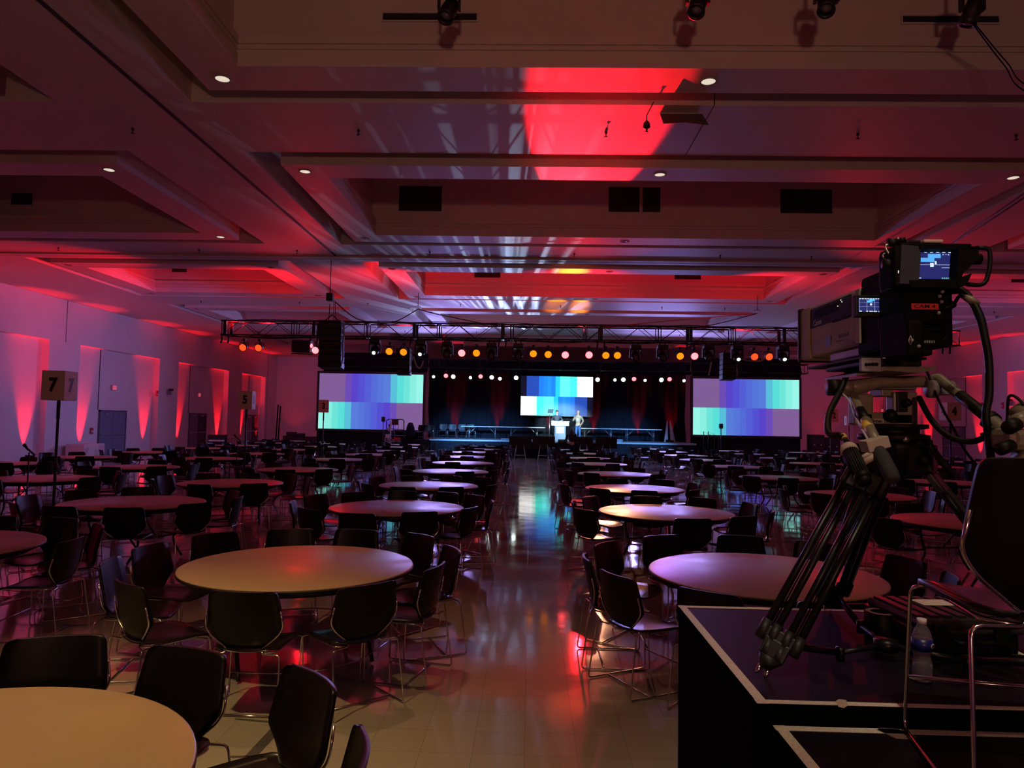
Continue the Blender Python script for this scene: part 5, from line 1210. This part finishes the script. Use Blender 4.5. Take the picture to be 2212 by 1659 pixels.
cable('camera_cable', pc((2043, 700, 2.5), (2046, 716, 2.48), (2036, 735, 2.48), (2018, 742, 2.5)), .004, 'small loop of cable at the lower right of camera body')
# ------------------------------------------------------------------ things on the riser
fchair = copy_tree(chair0); fchair.location = (1.397, 2.02, RZ2); fchair.rotation_euler = (0, 0, -.2055); fchair.scale = (1.05, 1.05, 1.05)
tag(fchair, 'closest black chair with chrome sled frame standing on the lower riser', 'chair'); fchair.pop('group', None) if hasattr(fchair, 'pop') else None
if 'group' in fchair: del fchair['group']
a = at(2003, 1480, z=RZ1)
bt = thing('water_bottle', 'half full clear water bottle with blue label on the riser', 'bottle', (a.x, a.y+.03, RZ1+.0015))
pr_ = [(.0001, .004), (.022, .001), (.031, .006), (.033, .02), (.031, .03), (.033, .038), (.031, .047), (.033, .056), (.0305, .066), (.0265, .085), (.0285, .098), (.0325, .108), (.0325, .150), (.031, .158), (.024, .178), (.0135, .195), (.0135, .205)]
M_pet = mat('clear_plastic', (.9, .88, .92), .06, trans=.93)
MB().lathe(pr_+[(r_-.0012, z) for r_, z in reversed(pr_[1:])]+[(.0001, .0052)], 28).build('bottle_body', M_pet, bt)
MB().lathe([(.0001, .197), (.0155, .197), (.0158, .213), (.014, .215), (.0001, .215)], 22).build('cap', mat('white_cap', (.75, .72, .72), .4), bt)
MB().lathe([(.0333, .108), (.0333, .148)], 28).add([], []).build('label', mat('blue_label', (.012, .016, .15), .35), bt)
MB().lathe([(.0001, .0065), (.029, .0075), (.0305, .03), (.029, .048), (.0285, .062), (.0001, .062)], 24).build('water', mat('water', (.85, .86, .92), .02, trans=.95), bt)
ovl = MB().lathe([(.0001, 0), (.011, 0), (.011, .0008), (.0001, .0008)], 20, xf((.022, -.0262, .128), (PI/2, 0, .72), (1.35, .75, 1))).build('label_oval', mat('silver_label', (.5, .48, .48), .4), bt)
text('SW', .011, mat('blue_label', (.012, .016, .15), .35), bt, (.0228, -.0274, .128), (PI/2, 0, .72), 'lettering', .0003, bold=.0004)
a = at(1913, 1383, z=RZ1)
tp = thing('tape_roll', 'roll of black tape standing flat beside the hard case', 'tape', (a.x, a.y+.04, RZ1+.0015))
MB().lathe([(.038, 0), (.063, 0), (.064, .002), (.064, .103), (.062, .105), (.038, .105), (.038, 0)], 32).build('roll', M_rub, tp)
MB().lathe([(.034, .098), (.0385, .1052), (.0385, .0), (.034, .0), (.034, .098)], 32).lathe([(.04, .1052), (.058, .1052), (.058, .1056), (.04, .1056), (.04, .1052)], 32).build('cardboard_core', mat('cardboard', (.62, .5, .42), .7), tp)
cs = thing('hard_case', 'black ribbed hard case with pale tag behind the front chair', 'case', (1.70, 3.06, RZ1+.0015), .06)
MB().box((-.20, -.19, 0), (.20, .19, .085), bev=.015).build('base', M_rub, cs)
m = MB().box((-.21, -.20, .083), (.21, .20, .10), bev=.006).box((-.20, -.19, .098), (.20, .19, .135), bev=.015)
for q in range(7): m.box((-.18+q*.055, -.15, .134), (-.145+q*.055, .17, .143), bev=.003)
m.build('lid', mat('case_plastic', (.02, .018, .018), .35), cs)
m = MB()
for x in (-.12, .12): m.box((x-.03, -.215, .05), (x+.03, -.195, .125), bev=.004)
m.tube(roundp([(-.07, -.2, .06), (-.07, -.235, .06), (.07, -.235, .06), (.07, -.2, .06)], .02), .009, 8); m.build('latch', M_rub, cs)
MB().box((-.06, -.0, .1445), (.08, .10, .1455)).build('tag', M_tape, cs)
cable('floor_cable', [at(x, y, z=RZ1+.008) for x, y in ((1955, 1420), (1990, 1432), (2060, 1428), (2095, 1420), (2100, 1408), (2070, 1400), (2010, 1402))], .005, 'loose black cable coiled on the riser behind the bottle')
cable('floor_cable', [at(x, y, z=RZ1+.007) for x, y in ((2120, 1400), (2160, 1388), (2190, 1392), (2180, 1412), (2212, 1418), (2260, 1430))], .005, 'loose black cable on the riser at the right edge')
# ------------------------------------------------------------------ lighting
RED = (1.0, .008, .016); ORA = (1.0, .1, .01); BLUE = (.22, .4, 1.0); LILAC = (.38, .31, 1.0)
def spot(nm, loc, tgt, e, col, ang, blend=.5, rad=.08): return light(nm, 'SPOT', loc, e, col, tgt, spot_size=math.radians(ang), spot_blend=blend, shadow_soft_size=rad)
# wall uplights in the niches
u0 = None
M_upl = glow('uplight_lens', (1.0, .12, .01, 1), 14)
for sd, X, s in (('left', XL, 1), ('right', XR, -1)):
    for i, (a, b) in enumerate(NI):
        for q, yy in enumerate((a+.75, b-.8)):
            if yy > 5:
                if u0 is None:
                    u0 = thing('wall_uplight', None, 'stage light'); MB().lathe([(.12, .0), (.13, .02), (.13, .1), (.10, .14)], 16).build('housing', M_black, u0); MB().lathe([(.0001, .13), (.1, .135)], 16).build('lens', M_upl, u0); o = u0
                else: o = copy_tree(u0)
                o.location = (X-s*.08, yy, 0)
                tag(o, 'red uplight on the floor in niche %d from back of the %s wall, %s side' % (len(NI)-i, sd, 'near' if q == 0 else 'far'), 'stage light', 'red uplights along the side walls')
                spot('uplight_beam', (X-s*.08, yy, .16), (X-s*.35, yy+.02, 5), 1900, RED, 34, .75, .05)
                if i % 2 == 1 or i > 3: spot('uplight_beam', (X-s*.08, yy, .16), (X+s*1.4, yy, 6), 260, RED, 60, 1, .05)
# red washes from the front truss onto the ceiling
spot('truss_beam', (1.0, TY-.3, 4.3), (1.05, 12.6, ZC), 26000, RED, 13, .25, .06)
spot('truss_beam', (1.3, TY, 5.15), (1.25, TY+.02, ZC), 1500, (1, .16, .005), 46, 1)
spot('truss_beam', (1.6, TY, 5.2), (1.6, 24.5, ZC+.4), 750, RED, 130, 1.0)
spot('truss_beam', (1.2, TY+.45, 5.1), (1.0, 29.4, ZC), 7000, (1, .25, .005), 10, .9)
spot('truss_beam', (1.8, TY+.45, 5.1), (2.0, 29.7, ZC), 12000, (1, .25, .005), 9, .9)
for x, tx in ((-8.5, -9.5), (-4.0, -5.5), (6.5, 9.0), (12.0, 14.0)):
    spot('truss_beam', (x, TY, 4.95), (tx, 25.5, ZC), 800, RED, 120, 1.0)
for x, tx, ty in ((-9.0, -18.5, 21.0), (12.5, 22.5, 21.0), (-9.0, -19.5, 27), (12.5, 24.0, 27)):
    spot('truss_beam', (x, TY, 5.0), (tx, ty, ZC-.2), 3000, RED, 46, .9)
for x, tx in ((-7, -9), (1.6, 2), (10, 13)):
    spot('truss_beam', (x, TY-.2, 4.9), (tx, 8, ZC), 420, RED, 110, 1.0)
# added lilac fill at the rear truss, for screen light spilling into the hall
for px, py in ((937, 813), (979.5, 812), (1016, 815), (1369, 817.5), (1428, 819), (1477, 821)):
    p = at(px, py, y=RY-.45); spot('truss_beam', p, (p.x*2.2-1.8, 18, 3.2), 640, LILAC, 150, .6, .06)
def streak_fill(loc, tgt, e, col, ang, sx, sy):  # added lamp imitating screen light reflected off the floor onto the ceiling
    o = spot('caustic_fill', loc, tgt, e, col, ang, .6, .02); d = o.data; d.use_nodes = True; nt = d.node_tree
    em = nt.nodes.get('Emission') or nt.nodes.new('ShaderNodeEmission')
    tc = nt.nodes.new('ShaderNodeTexCoord'); mp = nt.nodes.new('ShaderNodeMapping'); mp.inputs['Scale'].default_value = (sx, sy, 1.0)
    n = nt.nodes.new('ShaderNodeTexNoise'); n.inputs['Scale'].default_value = 1.0; n.inputs['Detail'].default_value = 2
    r = nt.nodes.new('ShaderNodeValToRGB'); r.color_ramp.elements[0].position = .5; r.color_ramp.elements[1].position = .68
    nt.links.new(tc.outputs['Normal'], mp.inputs['Vector']); nt.links.new(mp.outputs[0], n.inputs['Vector']); nt.links.new(n.outputs['Fac'], r.inputs['Fac']); nt.links.new(r.outputs['Color'], em.inputs['Strength'])
    return o
streak_fill((-.5, 39.6, 2.0), (-1.4, 34.0, ZC), 9000, (.4, .55, 1.0), 62, 26, 2.5)
streak_fill((-1.5, 39.6, 1.3), (-2.0, 25, ZC), 9000, (.5, .68, 1.0), 27, 60, 1.5)
# stage lighting
for x, tx in ((-3.0, 1.2), (4.5, 2.6), (1.5, 1.8)):
    spot('stage_key', (x, TY+.3, 4.4), (tx, 41.2, 2.0), 20000, (.55, .85, 1.0), 9, .5)
for x, tx in ((-6, -2.5), (8, 5.8), (-2, -4.0)):
    spot('stage_key', (x, TY+.3, 4.4), (tx, 42.4, .8), 24000, (.12, .42, 1.0), 15, .9)
for x in (-4.6, -2.0, 1.0, 3.9, 6.6, 8.6):
    spot('drape_beam', (x, 44.0, SZ+.05), (x+random.uniform(-.35, .35), 44.22, 3.2), 1200, RED, 34, .9)
# warm downlights over the near tables
spot('downlight_beam', (-3.0, 2.4, 6.75), (-2.9, 2.7, 0), 900, (1.0, .66, .27), 62, .8, .12)
spot('downlight_beam', (-2.2, 6.5, 6.7), (-1.6, 5.6, 0), 260, (1.0, .5, .26), 52, .9, .12)
spot('downlight_beam', (2.45, 4.83, 6.7), (1.3, 3.4, 0), 60, (1.0, .6, .35), 60, .9, .12)
spot('truss_beam', (2.0, TY-.3, 4.3), (2.1, 10.6, .7), 2000, (1.0, .42, .22), 13, .6)

# added lilac fill lamps at the front truss ends brighten the side walls
for x, tx in ((-9.6, XL), (13.0, XR)):
    for ty in (27, 34, 42): spot('truss_beam', (x, TY+.3, 4.4), (tx, ty, 3.4), 480, (.26, .27, 1.0), 70, .9)

spot('corner_fill', (-18.5, 54.8, .2), (-18.2, 55.9, 6), 60, RED, 80, .9)  # added red fill for the back corners, no fixture there
spot('corner_fill', (22.5, 54.8, .2), (22.2, 55.9, 6), 60, RED, 80, .9)
for x in (-15, 19): spot('back_wall_fill', (x, 47, 6.6), (x, 56, 3.0), 420, (.6, .16, .42), 110, .9)  # added mauve fill lamps brightening the back wall
spot('downlight_beam', (1.2, .2, 6.84), (1.75, 2.8, 1.3), 480, (1.0, .8, .55), 28, .8, .12)
spot('warm_fill', (.5, -5.4, 3.0), (.5, 4.0, 7.6), 850, (1.0, .45, .3), 100, 1.0, .3)  # added warm fill behind the camera for the near ceiling
spot('truss_beam', (2.8, TY-.3, 4.3), (2.1, 6.1, .74), 1900, (.42, .16, 1.0), 8, .8)  # added violet lamp tinting the table behind the tripod
